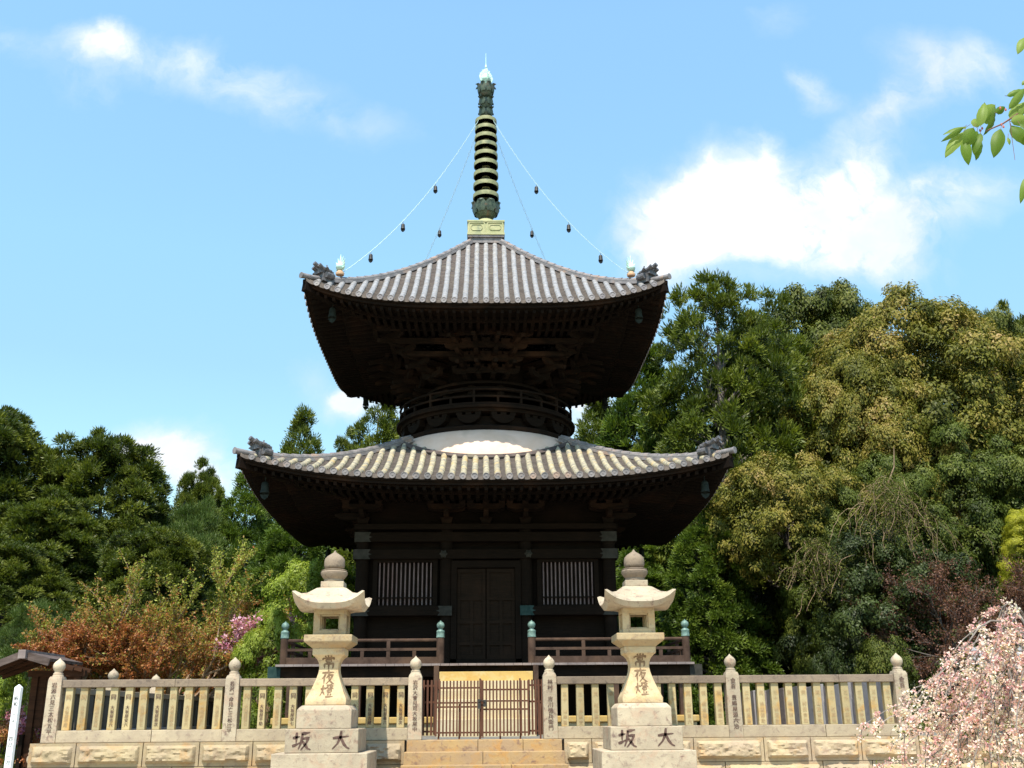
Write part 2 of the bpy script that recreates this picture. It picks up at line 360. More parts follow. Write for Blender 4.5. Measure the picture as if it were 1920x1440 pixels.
# ------------------------------------------------------------------ mesh helpers
class MB:
    def __init__(s):
        s.v, s.f, s.m = [], [], []

    def add(s, verts, faces, mi=0):
        b = len(s.v)
        s.v.extend([tuple(p) for p in verts])
        s.f.extend([tuple(b+i for i in f) for f in faces])
        s.m.extend([mi]*len(faces))

    def box(s, x0, x1, y0, y1, z0, z1, mi=0):
        vs = [(x, y, z) for x in (x0, x1) for y in (y0, y1) for z in (z0, z1)]
        s.add(vs, [(0, 1, 3, 2), (4, 6, 7, 5), (0, 4, 5, 1), (2, 3, 7, 6), (0, 2, 6, 4), (1, 5, 7, 3)], mi)

    def beam(s, a, b, w, h, up=(0, 0, 1), mi=0, w2=None, h2=None):
        a, b = Vector(a), Vector(b)
        d = (b-a).normalized()
        u = Vector(up)
        side = d.cross(u)
        if side.length < 1e-5:
            side = d.cross(Vector((0, 1, 0)))
        side.normalize()
        u = side.cross(d).normalized()
        w2 = w if w2 is None else w2
        h2 = h if h2 is None else h2
        vs = []
        for p, ww, hh in ((a, w, h), (b, w2, h2)):
            for i, j in ((-1, -1), (1, -1), (1, 1), (-1, 1)):
                vs.append(p + side*i*ww/2 + u*j*hh/2)
        s.add(vs, [(0, 1, 2, 3), (7, 6, 5, 4), (0, 4, 5, 1), (1, 5, 6, 2), (2, 6, 7, 3), (3, 7, 4, 0)], mi)

    def tube(s, pts, rads, n=8, cap=True, mi=0):
        pts = [Vector(p) for p in pts]
        if not isinstance(rads, (list, tuple)):
            rads = [rads]*len(pts)
        vs, fs = [], []
        ref = Vector((0.13, 0.31, 0.94))
        for i, p in enumerate(pts):
            d = (pts[min(i+1, len(pts)-1)] - pts[max(i-1, 0)])
            d = d.normalized() if d.length > 1e-9 else Vector((0, 0, 1))
            s1 = d.cross(ref)
            if s1.length < 0.05:
                s1 = d.cross(Vector((1, 0, 0)))
            s1.normalize()
            s2 = d.cross(s1)
            for k in range(n):
                a = 2*math.pi*k/n
                vs.append(p + (s1*math.cos(a)+s2*math.sin(a))*rads[i])
        for i in range(len(pts)-1):
            for k in range(n):
                fs.append((i*n+k, i*n+(k+1) % n, (i+1)*n+(k+1) % n, (i+1)*n+k))
        if cap:
            fs.append(tuple(range(n))[::-1])
            fs.append(tuple((len(pts)-1)*n+k for k in range(n)))
        s.add(vs, fs, mi)

    def lathe(s, prof, c=(0, 0, 0), n=24, mi=0, sx=1, sy=1):
        vs, fs = [], []
        for r, z in prof:
            for k in range(n):
                a = 2*math.pi*k/n
                vs.append((c[0]+r*sx*math.cos(a), c[1]+r*sy*math.sin(a), c[2]+z))
        for i in range(len(prof)-1):
            for k in range(n):
                fs.append((i*n+k, i*n+(k+1) % n, (i+1)*n+(k+1) % n, (i+1)*n+k))
        fs.append(tuple(range(n))[::-1])
        fs.append(tuple((len(prof)-1)*n+k for k in range(n)))
        s.add(vs, fs, mi)

    def sqlathe(s, prof, c=(0, 0, 0), mi=0):
        """square section of half width r at height z"""
        vs, fs = [], []
        for r, z in prof:
            for i, j in ((-1, -1), (1, -1), (1, 1), (-1, 1)):
                vs.append((c[0]+i*r, c[1]+j*r, c[2]+z))
        for i in range(len(prof)-1):
            for k in range(4):
                fs.append((i*4+k, i*4+(k+1) % 4, (i+1)*4+(k+1) % 4, (i+1)*4+k))
        fs.append((3, 2, 1, 0))
        fs.append(tuple((len(prof)-1)*4+k for k in range(4)))
        s.add(vs, fs, mi)

    def build(s, name, mats, parent=None, smooth=None, bevel=0, loc=None):
        me = bpy.data.meshes.new(name)
        me.from_pydata(s.v, [], s.f)
        mats = mats if isinstance(mats, (list, tuple)) else [mats]
        for m in mats:
            me.materials.append(M[m])
        if len(mats) > 1:
            me.polygons.foreach_set('material_index', s.m)
        if smooth:
            me.polygons.foreach_set('use_smooth', [True]*len(me.polygons))
            me.set_sharp_from_angle(angle=math.radians(smooth))
        me.update()
        o = bpy.data.objects.new(name, me)
        COL.objects.link(o)
        if parent is not None:
            o.parent = parent
        if loc is not None:
            o.location = loc
        if bevel:
            b = o.modifiers.new('bevel', 'BEVEL')
            b.width = bevel
            b.segments = 2
            b.limit_method = 'ANGLE'
            b.angle_limit = math.radians(40)
        return o


def tag(o, label=None, cat=None, group=None, kind=None):
    if label:
        o['label'] = label
    if cat:
        o['category'] = cat
    if group:
        o['group'] = group
    if kind:
        o['kind'] = kind
    return o


def empty(name, loc=(0, 0, 0), rz=0, **kw):
    o = bpy.data.objects.new(name, None)
    COL.objects.link(o)
    o.location = loc
    o.rotation_euler = (0, 0, rz)
    o.empty_display_size = 0.3
    return tag(o, **kw)


def copy_tree(o, parent=None):
    c = o.copy()
    COL.objects.link(c)
    c.parent = parent
    for ch in o.children:
        copy_tree(ch, c)
    return c


# text glyphs (built-in font) as meshes, stacked top to bottom
_gl = {}


def glyph(ch):
    if ch not in _gl:
        cu_ = bpy.data.curves.new('glyph', 'FONT')
        cu_.body = ch
        cu_.size = 1
        cu_.resolution_u = 2
        ob = bpy.data.objects.new('glyph', cu_)
        COL.objects.link(ob)
        dg = bpy.context.evaluated_depsgraph_get()
        me = ob.evaluated_get(dg).to_mesh()
        vs = [tuple(v.co) for v in me.vertices]
        fs = [tuple(p.vertices) for p in me.polygons]
        ob.evaluated_get(dg).to_mesh_clear()
        bpy.data.objects.remove(ob)
        bpy.data.curves.remove(cu_)
        if vs:
            xs = [v[0] for v in vs]
            cx = (min(xs)+max(xs))/2
            vs = [(v[0]-cx, v[1]-0.38, 0) for v in vs]
        _gl[ch] = (vs, fs)
    return _gl[ch]


def vtext(mb, text, x, z_top, size, step, yfun, rnd=None, sx=1.0):
    z = z_top
    for ch in text:
        if ch != ' ':
            vs, fs = glyph(ch)
            r = rnd.uniform(-0.06, 0.06) if rnd else 0
            pts = []
            for a, b, _ in vs:
                a2, b2 = a*math.cos(r)-b*math.sin(r), a*math.sin(r)+b*math.cos(r)
                zz = z - step/2 + b2*size
                pts.append((x+a2*size*sx, yfun(zz), zz))
            mb.add(pts, fs)
            o_ = size*0.045
            mb.add([(p[0]+o_, p[1]-0.0006, p[2]+o_*0.4) for p in pts], fs)
        z -= step


# brush strokes for the large carved characters (0..100 box)
STROKES = {
    '大': [[(8, 60), (50, 66), (92, 70)], [(52, 97), (48, 64), (32, 32), (6, 6)], [(50, 64), (66, 32), (82, 14), (97, 8)]],
    '坂': [[(4, 64), (42, 72)], [(24, 92), (22, 34)], [(2, 24), (20, 30), (44, 42)], [(48, 84), (72, 88), (94, 92)], [(54, 86), (50, 50), (42, 26), (34, 8)], [(56, 60), (86, 66), (72, 34), (46, 4)], [(56, 48), (70, 28), (84, 12), (99, 6)]],
    '常': [[(50, 99), (50, 84)], [(28, 95), (36, 85)], [(74, 96), (64, 86)], [(12, 78), (9, 66)], [(12, 78), (92, 81), (84, 68)], [(32, 70), (34, 52)], [(32, 70), (70, 71), (67, 53)], [(34, 54), (67, 55)], [(20, 42), (22, 12)], [(20, 42), (82, 44), (80, 16), (73, 14)], [(50, 54), (50, -2)]],
    '夜': [[(50, 99), (55, 88)], [(6, 82), (94, 86)], [(34, 80), (24, 56), (6, 38)], [(24, 58), (24, 2)], [(60, 80), (50, 58), (38, 44)], [(56, 66), (84, 68), (70, 36), (38, 2)], [(56, 54), (66, 44)], [(54, 46), (72, 20), (97, 2)]],
    '燈': [[(8, 66), (14, 52)], [(38, 72), (31, 57)], [(22, 90), (21, 50), (3, 10)], [(22, 42), (37, 18)], [(46, 86), (62, 87), (40, 58)], [(48, 74), (54, 68)], [(84, 97), (74, 85)], [(93, 86), (82, 76)], [(68, 94), (78, 74), (99, 60)], [(54, 64), (86, 65)], [(56, 54), (58, 36)], [(56, 54), (84, 55), (82, 36)], [(58, 38), (82, 39)], [(60, 28), (64, 14)], [(82, 28), (76, 14)], [(42, 5), (99, 8)]],
}


def brush(mb, ch, x, z, size, yfun, w=0.135):
    for st in STROKES[ch]:
        pts = []
        for i in range(len(st)-1):
            for k in range(4):
                t = k/4
                pts.append((st[i][0]*(1-t)+st[i+1][0]*t, st[i][1]*(1-t)+st[i+1][1]*t))
        pts.append(st[-1])
        n = len(pts)
        L, R = [], []
        for i, (a, b) in enumerate(pts):
            p0, p1 = pts[max(i-1, 0)], pts[min(i+1, n-1)]
            dx_, dz_ = p1[0]-p0[0], p1[1]-p0[1]
            l = math.hypot(dx_, dz_) or 1
            t = i/(n-1)
            ww = w*100*(0.62+0.5*math.sin(math.pi*min(1, t*1.3+0.1)))*0.5
            if i == n-1:
                ww *= 0.35
            L.append((a-dz_/l*ww, b+dx_/l*ww))
            R.append((a+dz_/l*ww, b-dx_/l*ww))
        vs = []
        for (a, b) in L+R:
            zz = z+(b-50)/100*size
            vs.append((x+(a-50)/100*size, yfun(zz), zz))
        fs = [(i, n+i, n+i+1, i+1) for i in range(n-1)]
        mb.add(vs, fs)


# ------------------------------------------------------------------ setting: ground
def hill_h(x, y):
    r = max(0.0, y-42)
    h = 7.5*(1-math.exp(-(r/22)**2))
    side = max(0.0, abs(x)-9)
    h += 2.2*(1-math.exp(-(side/14)**2))*min(1, max(0, (y-20)/14))
    return h + 0.25*math.sin(x*0.31)*math.sin(y*0.23)*min(1, max(0, (y-24)/8))


TERR = (-7.1, 9.6, 17.5, 38.0)
Z0 = 1.20


def ground():
    def grid(name, xs, ys, mat, fn):
        mb = MB()
        vs = [(x, y, fn(x, y)) for y in ys for x in xs]
        n = len(xs)
        mb.add(vs, [(j*n+i, j*n+i+1, (j+1)*n+i+1, (j+1)*n+i) for j in range(len(ys)-1) for i in range(n-1)])
        return tag(mb.build(name, mat, smooth=60), kind='structure')
    xs = [-400, -200, -120] + [x*4 for x in range(-20, 21)] + [120, 200, 400]
    ys = [-60, -20, 0, 10, 18, 21] + [24+4*i for i in range(20)] + [130, 200, 400, 900]
    grid('ground', xs, ys, 'soil', lambda x, y: hill_h(x, y)-0.01)
    mb = MB()
    mb.box(-30, 30, -15, 17.35, -0.2, 0.03)
    tag(mb.build('pavement', 'paving'), kind='structure')
    mb = MB()
    mb.box(TERR[0]+0.1, TERR[1]-0.1, 17.62, TERR[3]-0.1, -0.3, Z0-0.02)
    tag(mb.build('terrace_gravel', 'gravel'), kind='structure')


ground()


# ------------------------------------------------------------------ rock-faced retaining walls
def rock_block(mb, x0, x1, z0, z1, Y, rnd, depth=0.32, face='y'):
    """ashlar block with a smooth drafted margin and a rough raised centre"""
    g = 0.007
    x0 += g
    x1 -= g
    z0 += g*0.6
    z1 -= g*0.6
    nx, nz = max(6, int((x1-x0)/0.022)), max(5, int((z1-z0)/0.022))
    mar = 0.05
    ph = [rnd.uniform(0, 50) for _ in range(4)]
    ridge = rnd.uniform(0.10, 0.22)

    def h(u, w):
        du = min(u-x0, x1-u)
        dw = min(w-z0, z1-w)
        d = min(du, dw)
        if d < mar*0.95:
            return 0
        k = min(1, (d-mar*0.95)/0.03)
        t = (w-z0)/(z1-z0)
        q = Vector((u*6+ph[0], w*11+ph[1], ph[2]))
        n = mnoise.fractal(q, 0.8, 2.1, 5)
        m_ = mnoise.fractal(q*3.1, 0.7, 2.0, 3)
        edge = ridge+0.10*mnoise.noise(Vector((u*7+ph[3], 0.5, ph[1])))
        bulge = 0.012+0.075*min(1, max(0, (t-edge)/0.05+0.5))*(1-0.75*max(0, t-edge))
        return k*max(0.0, bulge+0.030*n+0.012*m_)
    vs = []
    for j in range(nz+1):
        w = z0+(z1-z0)*j/nz
        for i in range(nx+1):
            u = x0+(x1-x0)*i/nx
            hh = h(u, w)
            vs.append((u, Y-hh, w) if face == 'y' else (Y-hh, u, w))
    fs = [(j*(nx+1)+i, j*(nx+1)+i+1, (j+1)*(nx+1)+i+1, (j+1)*(nx+1)+i) for j in range(nz) for i in range(nx)]
    if face != 'y':
        fs = [f[::-1] for f in fs]
    mb.add(vs, fs)
    e = 0.0
    if face == 'y':
        a, b, c, d2 = (x0, Y, z0), (x1, Y, z0), (x1, Y, z1), (x0, Y, z1)
        A = [(p[0], Y+depth, p[2]) for p in (a, b, c, d2)]
        mb.add([a, b, c, d2]+A, [(3, 2, 6, 7), (0, 4, 5, 1), (0, 3, 7, 4), (1, 5, 6, 2), (4, 7, 6, 5)])
    else:
        a, b, c, d2 = (Y, x0, z0), (Y, x1, z0), (Y, x1, z1), (Y, x0, z1)
        A = [(Y+depth, p[1], p[2]) for p in (a, b, c, d2)]
        mb.add([a, b, c, d2]+A, [(3, 2, 6, 7), (0, 4, 5, 1), (0, 3, 7, 4), (1, 5, 6, 2), (4, 7, 6, 5)])


def walls():
    rnd = random.Random(5)
    zc = [Z0, 0.835, 0.47, 0.10, -0.25]
    Y = 17.42

    def course(joints, k, mb):
        for a, b in zip(joints[:-1], joints[1:]):
            rock_block(mb, a, b, zc[k+1], zc[k], Y, rnd)
    mb = MB()
    xl = [at(p, 1415, Y).x for p in (64, 141, 267, 373, 473, 590, 680, 766)]
    xl[0] = -7.15
    xl[-1] = -1.26
    course(xl, 0, mb)
    course([-7.15, -6.2, -4.9, -4.1, -3.0, -2.2, -1.26], 1, mb)
    course([-7.15, -5.9, -5.0, -3.8, -2.5, -1.26], 2, mb)
    course([-7.15, -6.3, -5.2, -4.0, -2.9, -1.26], 3, mb)
    mb.box(-7.1, -1.3, Y+0.2, Y+0.5, -0.3, Z0-0.03)
    o = mb.build('retaining_wall', 'granite_block', smooth=28)
    tag(o, 'golden rock-faced granite wall left of the steps, behind the left stone lantern', 'retaining wall', 'rock-faced retaining walls')
    mb = MB()
    xr = [1.27] + [at(p, 1405, Y).x for p in (1110, 1210, 1301, 1433, 1521, 1616, 1725, 1830)] + [9.6]
    course(xr, 0, mb)
    course([1.27, 2.2, 3.2, at(1360, 1430, Y).x, at(1543, 1430, Y).x, at(1636, 1430, Y).x, 8.0, 9.6], 1, mb)
    course([1.27, 2.5, 3.9, 5.0, 6.2, 7.4, 8.6, 9.6], 2, mb)
    course([1.27, 2.3, 3.4, 4.6, 5.9, 7.1, 8.3, 9.6], 3, mb)
    mb.box(1.3, 9.55, Y+0.2, Y+0.5, -0.3, Z0-0.03)
    o = mb.build('retaining_wall', 'granite_block', smooth=28)
    tag(o, 'golden rock-faced granite wall right of the steps, running behind the pink cherry', 'retaining wall', 'rock-faced retaining walls')
    mb = MB()
    js = [17.46+0.95*i for i in range(22)]
    for k in range(4):
        for a, b in zip(js[:-1], js[1:]):
            rock_block(mb, a+(k % 2)*0.3, b+(k % 2)*0.3, zc[k+1], zc[k], -7.15, rnd, face='x')
    o = mb.build('retaining_wall', 'granite_block', smooth=28)
    tag(o, 'granite side wall of the terrace running back from the left corner post', 'retaining wall', 'rock-faced retaining walls')


walls()


def steps():
    t = empty('stone_steps', (0, 17.3, 0), label='broad golden granite steps leading up to the wooden gate', cat='steps')
    z = Z0
    Y = 17.44
    first = True
    cuts = [[-1.235, -0.1, 0.62, 1.245], [-1.26, -0.02, 1.27], [-1.28, 0.42, 1.29], [-1.28, -0.3, 1.29], [-1.28, 0.3, 1.29], [-1.28, 0.0, 1.29]]
    rise = [0.175, 0.185, 0.19, 0.19, 0.19, 0.19]
    for k in range(6):
        mb = MB()
        for a, b in zip(cuts[k][:-1], cuts[k][1:]):
            mb.box(a+0.003, b-0.003, Y, Y+0.5, z-rise[k]-0.02, z-(0.004 if k == 0 else 0))
        mb.build('step', 'granite_step', t, bevel=0.008, loc=(0, -17.3, 0))
        z -= rise[k]
        Y -= 0.31 if k else 0.27


steps()

# ------------------------------------------------------------------ stone fences
KNOB = [(0.078, 0.0), (0.078, 0.012), (0.062, 0.020), (0.062, 0.045), (0.078, 0.062), (0.094, 0.100), (0.096, 0.130), (0.086, 0.165), (0.062, 0.195), (0.030, 0.220), (0.012, 0.240), (0.002, 0.252)]


def fence_post(parent, x, y, text='', rnd=None, w=0.225, h=0.98, z=Z0, mat='granite_white', knob='granite_white'):
    mb = MB()
    r = w/2
    mb.sqlathe([(r*1.02, 0), (r, 0.06), (r*0.97, h-0.02), (r*0.93, h), (r*0.80, h+0.035)], (0, 0, 0))
    mb.lathe([(r*0.80, h+0.03), (r*0.80, h+0.045), (r*0.70, h+0.055), (r*0.70, h+0.070), (r*0.52, h+0.082)], (0, 0, 0), 20)
    p = mb.build('post', mat, parent, smooth=35, bevel=0.006, loc=(x, y, z))
    p.rotation_euler = (random.uniform(-0.004, 0.004), random.uniform(-0.007, 0.007), random.uniform(-0.02, 0.02))
    mb = MB()
    mb.lathe([(a, b+h+0.075) for a, b in KNOB], (0, 0, 0), 20)
    mb.build('knob', knob, p, smooth=60)
    if text:
        mb = MB()
        n = len(text)
        step = min(0.092, 0.80/n)
        vtext(mb, text, 0.0, h-0.055, step*0.96, step, lambda zz: -r*1.02-0.002, rnd, 1.02)
        mb.build('inscription', 'ink', p)
    return p


def straight(x0, x1, y, z0, z1, d, mbs=None, axis='x'):
    mb = mbs or MB()
    if axis == 'x':
        mb.box(x0, x1, y-d/2, y+d/2, z0, z1)
    else:
        mb.box(y-d/2, y+d/2, x0, x1, z0, z1)
    return mb


def front_fence(name, label, posts, pick, rnd, texts, picktext, goldy):
    t = empty(name, ((posts[0]+posts[-1])/2, 17.6, Z0), label=label, cat='fence', group='granite picket fences on the front wall')
    ox = -t.location.x
    Yc = 17.60
    for i, (x, tx) in enumerate(zip(posts, texts)):
        fence_post(t, x+ox, 0, tx, rnd, 0.226, 0.98, 0)
    for a, b in zip(posts[:-1], posts[1:]):
        # kerb course, in two lengths
        mid = a+(b-a)*rnd.uniform(0.4, 0.6)
        mb = MB()
        mb.box(a+0.115+ox, mid-0.004+ox, -0.10, 0.12, 0, 0.185)
        mb.box(mid+0.004+ox, b-0.115+ox, -0.10, 0.12, 0, 0.185)
        mb.build('base_course', 'granite', t, bevel=0.008)
        mb = MB()
        mb.box(a+0.112+ox, mid+0.3+ox, -0.085, 0.085, 0.842, 0.962)
        mb.box(mid+0.302+ox, b-0.112+ox, -0.085, 0.085, 0.842, 0.962)
        mb.build('top_rail', 'granite_rail', t, bevel=0.010)
        n = pick
        for k in range(n):
            x = a+0.11+(b-a-0.22)*(k+0.5)/n
            mb = MB()
            w = 0.061*rnd.uniform(0.94, 1.05)
            j = rnd.uniform(-0.006, 0.006)
            mb.add([(x+ox-w-j*0, -0.055, 0.185), (x+ox+w, -0.055, 0.185), (x+ox+w, 0.06, 0.185), (x+ox-w, 0.06, 0.185),
                    (x+ox-w*0.97+j, -0.05, 0.845), (x+ox+w*0.97+j, -0.05, 0.845), (x+ox+w*0.97+j, 0.06, 0.845), (x+ox-w*0.97+j, 0.06, 0.845)],
                   [(3, 2, 1, 0), (4, 5, 6, 7), (0, 1, 5, 4), (1, 2, 6, 5), (2, 3, 7, 6), (3, 0, 4, 7)])
            p = mb.build('picket', 'granite_gold', t, bevel=0.008)
            mb = MB()
            if picktext == 1:
                vtext(mb, '同', x+ox, 0.745, 0.088, 0.1, lambda zz: -0.0585, rnd)
                vtext(mb, '大坂屋'+rnd.choice('平吉源安善')+rnd.choice('六次助蔵七'), x+ox, 0.565, 0.064, 0.066, lambda zz: -0.0585, rnd)
            else:
                vtext(mb, rnd.choice(['三十', '同', '二十', '同'])+' '+rnd.choice('中林村山')+rnd.choice('屋田本')+rnd.choice('源吉善')+rnd.choice('助七六'), x+ox, 0.73, 0.070, 0.088, lambda zz: -0.0585, rnd)
            mb.build('inscription', 'ink_faint' if rnd.random() < 0.35 or picktext == 2 else 'ink', p)
    return t


rf = random.Random(11)
front_fence('stone_fence', 'granite picket fence with inscribed knob posts left of the wooden gate', [-6.905, -4.065, -1.115], 11, rf,
            ['岩源六見三太松五平', '若沢一命見亡三松辻平', '岩沢大會見司大坂屋中'], 1, True)
front_fence('stone_fence', 'granite picket fence with inscribed knob posts between the gate and the pink cherry', [1.07, 4.065, 6.84], 11, rf,
            ['林村 吉川徳兵衛門', '金百 豊嶋屋源六治', '金百 兵庫屋善六'], 2, False)


def side_fence(label, x, y0, y1, npan, rnd):
    t = empty('stone_fence', (x, (y0+y1)/2, Z0), label=label, cat='fence', group='granite fences round the terrace')
    oy = -(y0+y1)/2
    step = (y1-y0)/npan
    for i in range(npan+1):
        if i == 0:
            continue
        fence_post(t, 0, y0+i*step+oy, '', rnd, 0.21, 0.93, Z0-Z0, 'granite', 'granite_white')
    for i in range(npan):
        a, b = y0+i*step+oy, y0+(i+1)*step+oy
        straight(a+0.11, b-0.11, 0, 0, 0.185, 0.2, axis='y').build('base_course', 'granite_grey', t, bevel=0.008)
        straight(a+0.105, b-0.105, 0, 0.76, 0.86, 0.15, axis='y').build('top_rail', 'granite_rail', t, bevel=0.008)
        for k in range(6):
            y = a+0.12+(b-a-0.24)*(k+0.5)/6
            straight(y-0.10, y+0.10, 0, 0.185, 0.76, 0.11, axis='y').build('picket', 'granite_shaded', t)
    return t


side_fence('granite fence running back along the left terrace edge, knobs above the front rail', -6.93, 17.6, 36.2, 7, rf)


def back_fence():
    t = empty('stone_fence', (0, 36.3, Z0), label='granite fence far behind the pagoda, seen in gaps of the left front fence', cat='fence', group='granite fences round the terrace')
    for i in range(6):
        x = -6.9+i*2.6
        if i:
            fence_post(t, x, 0, '', rf, 0.21, 0.93, 0, 'granite', 'granite_white')
        if i < 5:
            straight(x+0.11, x+2.49, 0, 0, 0.185, 0.2).build('base_course', 'granite', t)
            straight(x+0.105, x+2.495, 0, 0.62, 0.74, 0.15).build('top_rail', 'granite_rail', t)
            for k in range(6):
                xx = x+0.12+2.36*(k+0.5)/6
                straight(xx-0.07, xx+0.07, 0, 0.185, 0.62, 0.11).build('picket', 'granite', t)


back_fence()


def slab_row():
    t = empty('board_fence', (6.82, 22, Z0), label='row of weathered grey slabs running back behind the right end of the granite fence', cat='fence')
    rnd = random.Random(3)
    n = 20
    for i in range(n):
        y = 17.95+i*0.55
        mb = MB()
        h = 0.90+rnd.uniform(-0.02, 0.02)
        w = 0.40
        mb.add([(-0.03, -w/2, 0), (0.03, -w/2, 0), (0.03, w/2, 0), (-0.03, w/2, 0), (-0.03, -w/2, h+0.01), (0.03, -w/2, h+0.01), (0.03, w/2, h-0.01), (-0.03, w/2, h-0.01)],
               [(3, 2, 1, 0), (4, 5, 6, 7), (0, 1, 5, 4), (1, 2, 6, 5), (2, 3, 7, 6), (3, 0, 4, 7)])
        mb.build('slab', 'granite_grey' if i % 3 else 'wood_grey', t, bevel=0.006, loc=(0, y-22, 0))


slab_row()


# ------------------------------------------------------------------ wooden gate
def gate():
    t = empty('wooden_gate', (0.0, 17.8, Z0), label='low red-brown wooden slat gate with two leaves at the head of the steps', cat='gate')
    Yo = -17.8
    Yc = 17.80
    xL = [at(p, 1380, Yc).x for p in (822, 861, 900, 938, 976)]
    # posts
    for i, x in enumerate(xL + [xL[0]-0.33, xL[-1]+0.33]):
        mb = MB()
        top = 0.95 if i in (0, 2, 4) else 0.55
        mb.box(x-0.014, x+0.014, 0.03, 0.058, -0.01, top)
        mb.build('post', 'wood_gate', t)
    for (a, b, zr, yo) in ((xL[0]-0.04, xL[2]+0.02, (0.10, 0.50, 0.565, 0.80), 0.0), (xL[2]+0.045, xL[4]+0.13, (0.10, 0.46, 0.59, 0.77), 0.0)):
        leaf = MB()
        for z in zr:
            leaf.box(a, b, yo-0.005, yo+0.018, z-0.012, z+0.014)
        rails = leaf.build('gate_leaf', 'wood_gate', t)
        n = int(round((b-a)/0.0585))
        mb = MB()
        for k in range(n+1):
            x = a+(b-a)*k/n
            mb.box(x-0.013, x+0.013, yo-0.030, yo-0.007, 0.045, 0.915)
        mb.build('slats', 'wood_gate', rails)
    # centre stile
    mb = MB()
    mb.box(xL[2]+0.005, xL[2]+0.028, -0.05, -0.0, 0.02, 0.93)
    mb.box(xL[2]+0.036, xL[2]+0.058, -0.05, -0.0, 0.02, 0.92)
    mb.build('meeting_stile', 'wood_gate', t)
    mb = MB()
    mb.box(xL[2]-0.04, xL[2]+0.01, -0.075, -0.04, 0.47, 0.62)
    mb.box(xL[2]+0.055, xL[2]+0.105, -0.07, -0.04, 0.50, 0.61)
    mb.tube([(xL[2]-0.03, -0.07, 0.57), (xL[2]+0.02, -0.09, 0.60), (xL[2]+0.08, -0.07, 0.57)], 0.008, 6)
    mb.build('latch', 'iron', t)
    # side wings standing a little behind
    for s, a, b in ((-1, -1.0, xL[0]-0.06), (1, xL[4]+0.15, 0.955)):
        mb = MB()
        for z in (0.12, 0.58, 0.84):
            mb.box(a, b, 0.10, 0.12, z-0.015, z+0.015)
        n = max(2, int(round((b-a)/0.06)))
        for k in range(n+1):
            x = a+(b-a)*k/n
            mb.box(x-0.016, x+0.016, 0.075, 0.098, 0.06, 0.93)
        mb.build('side_panel', 'wood_gate', t)


gate()


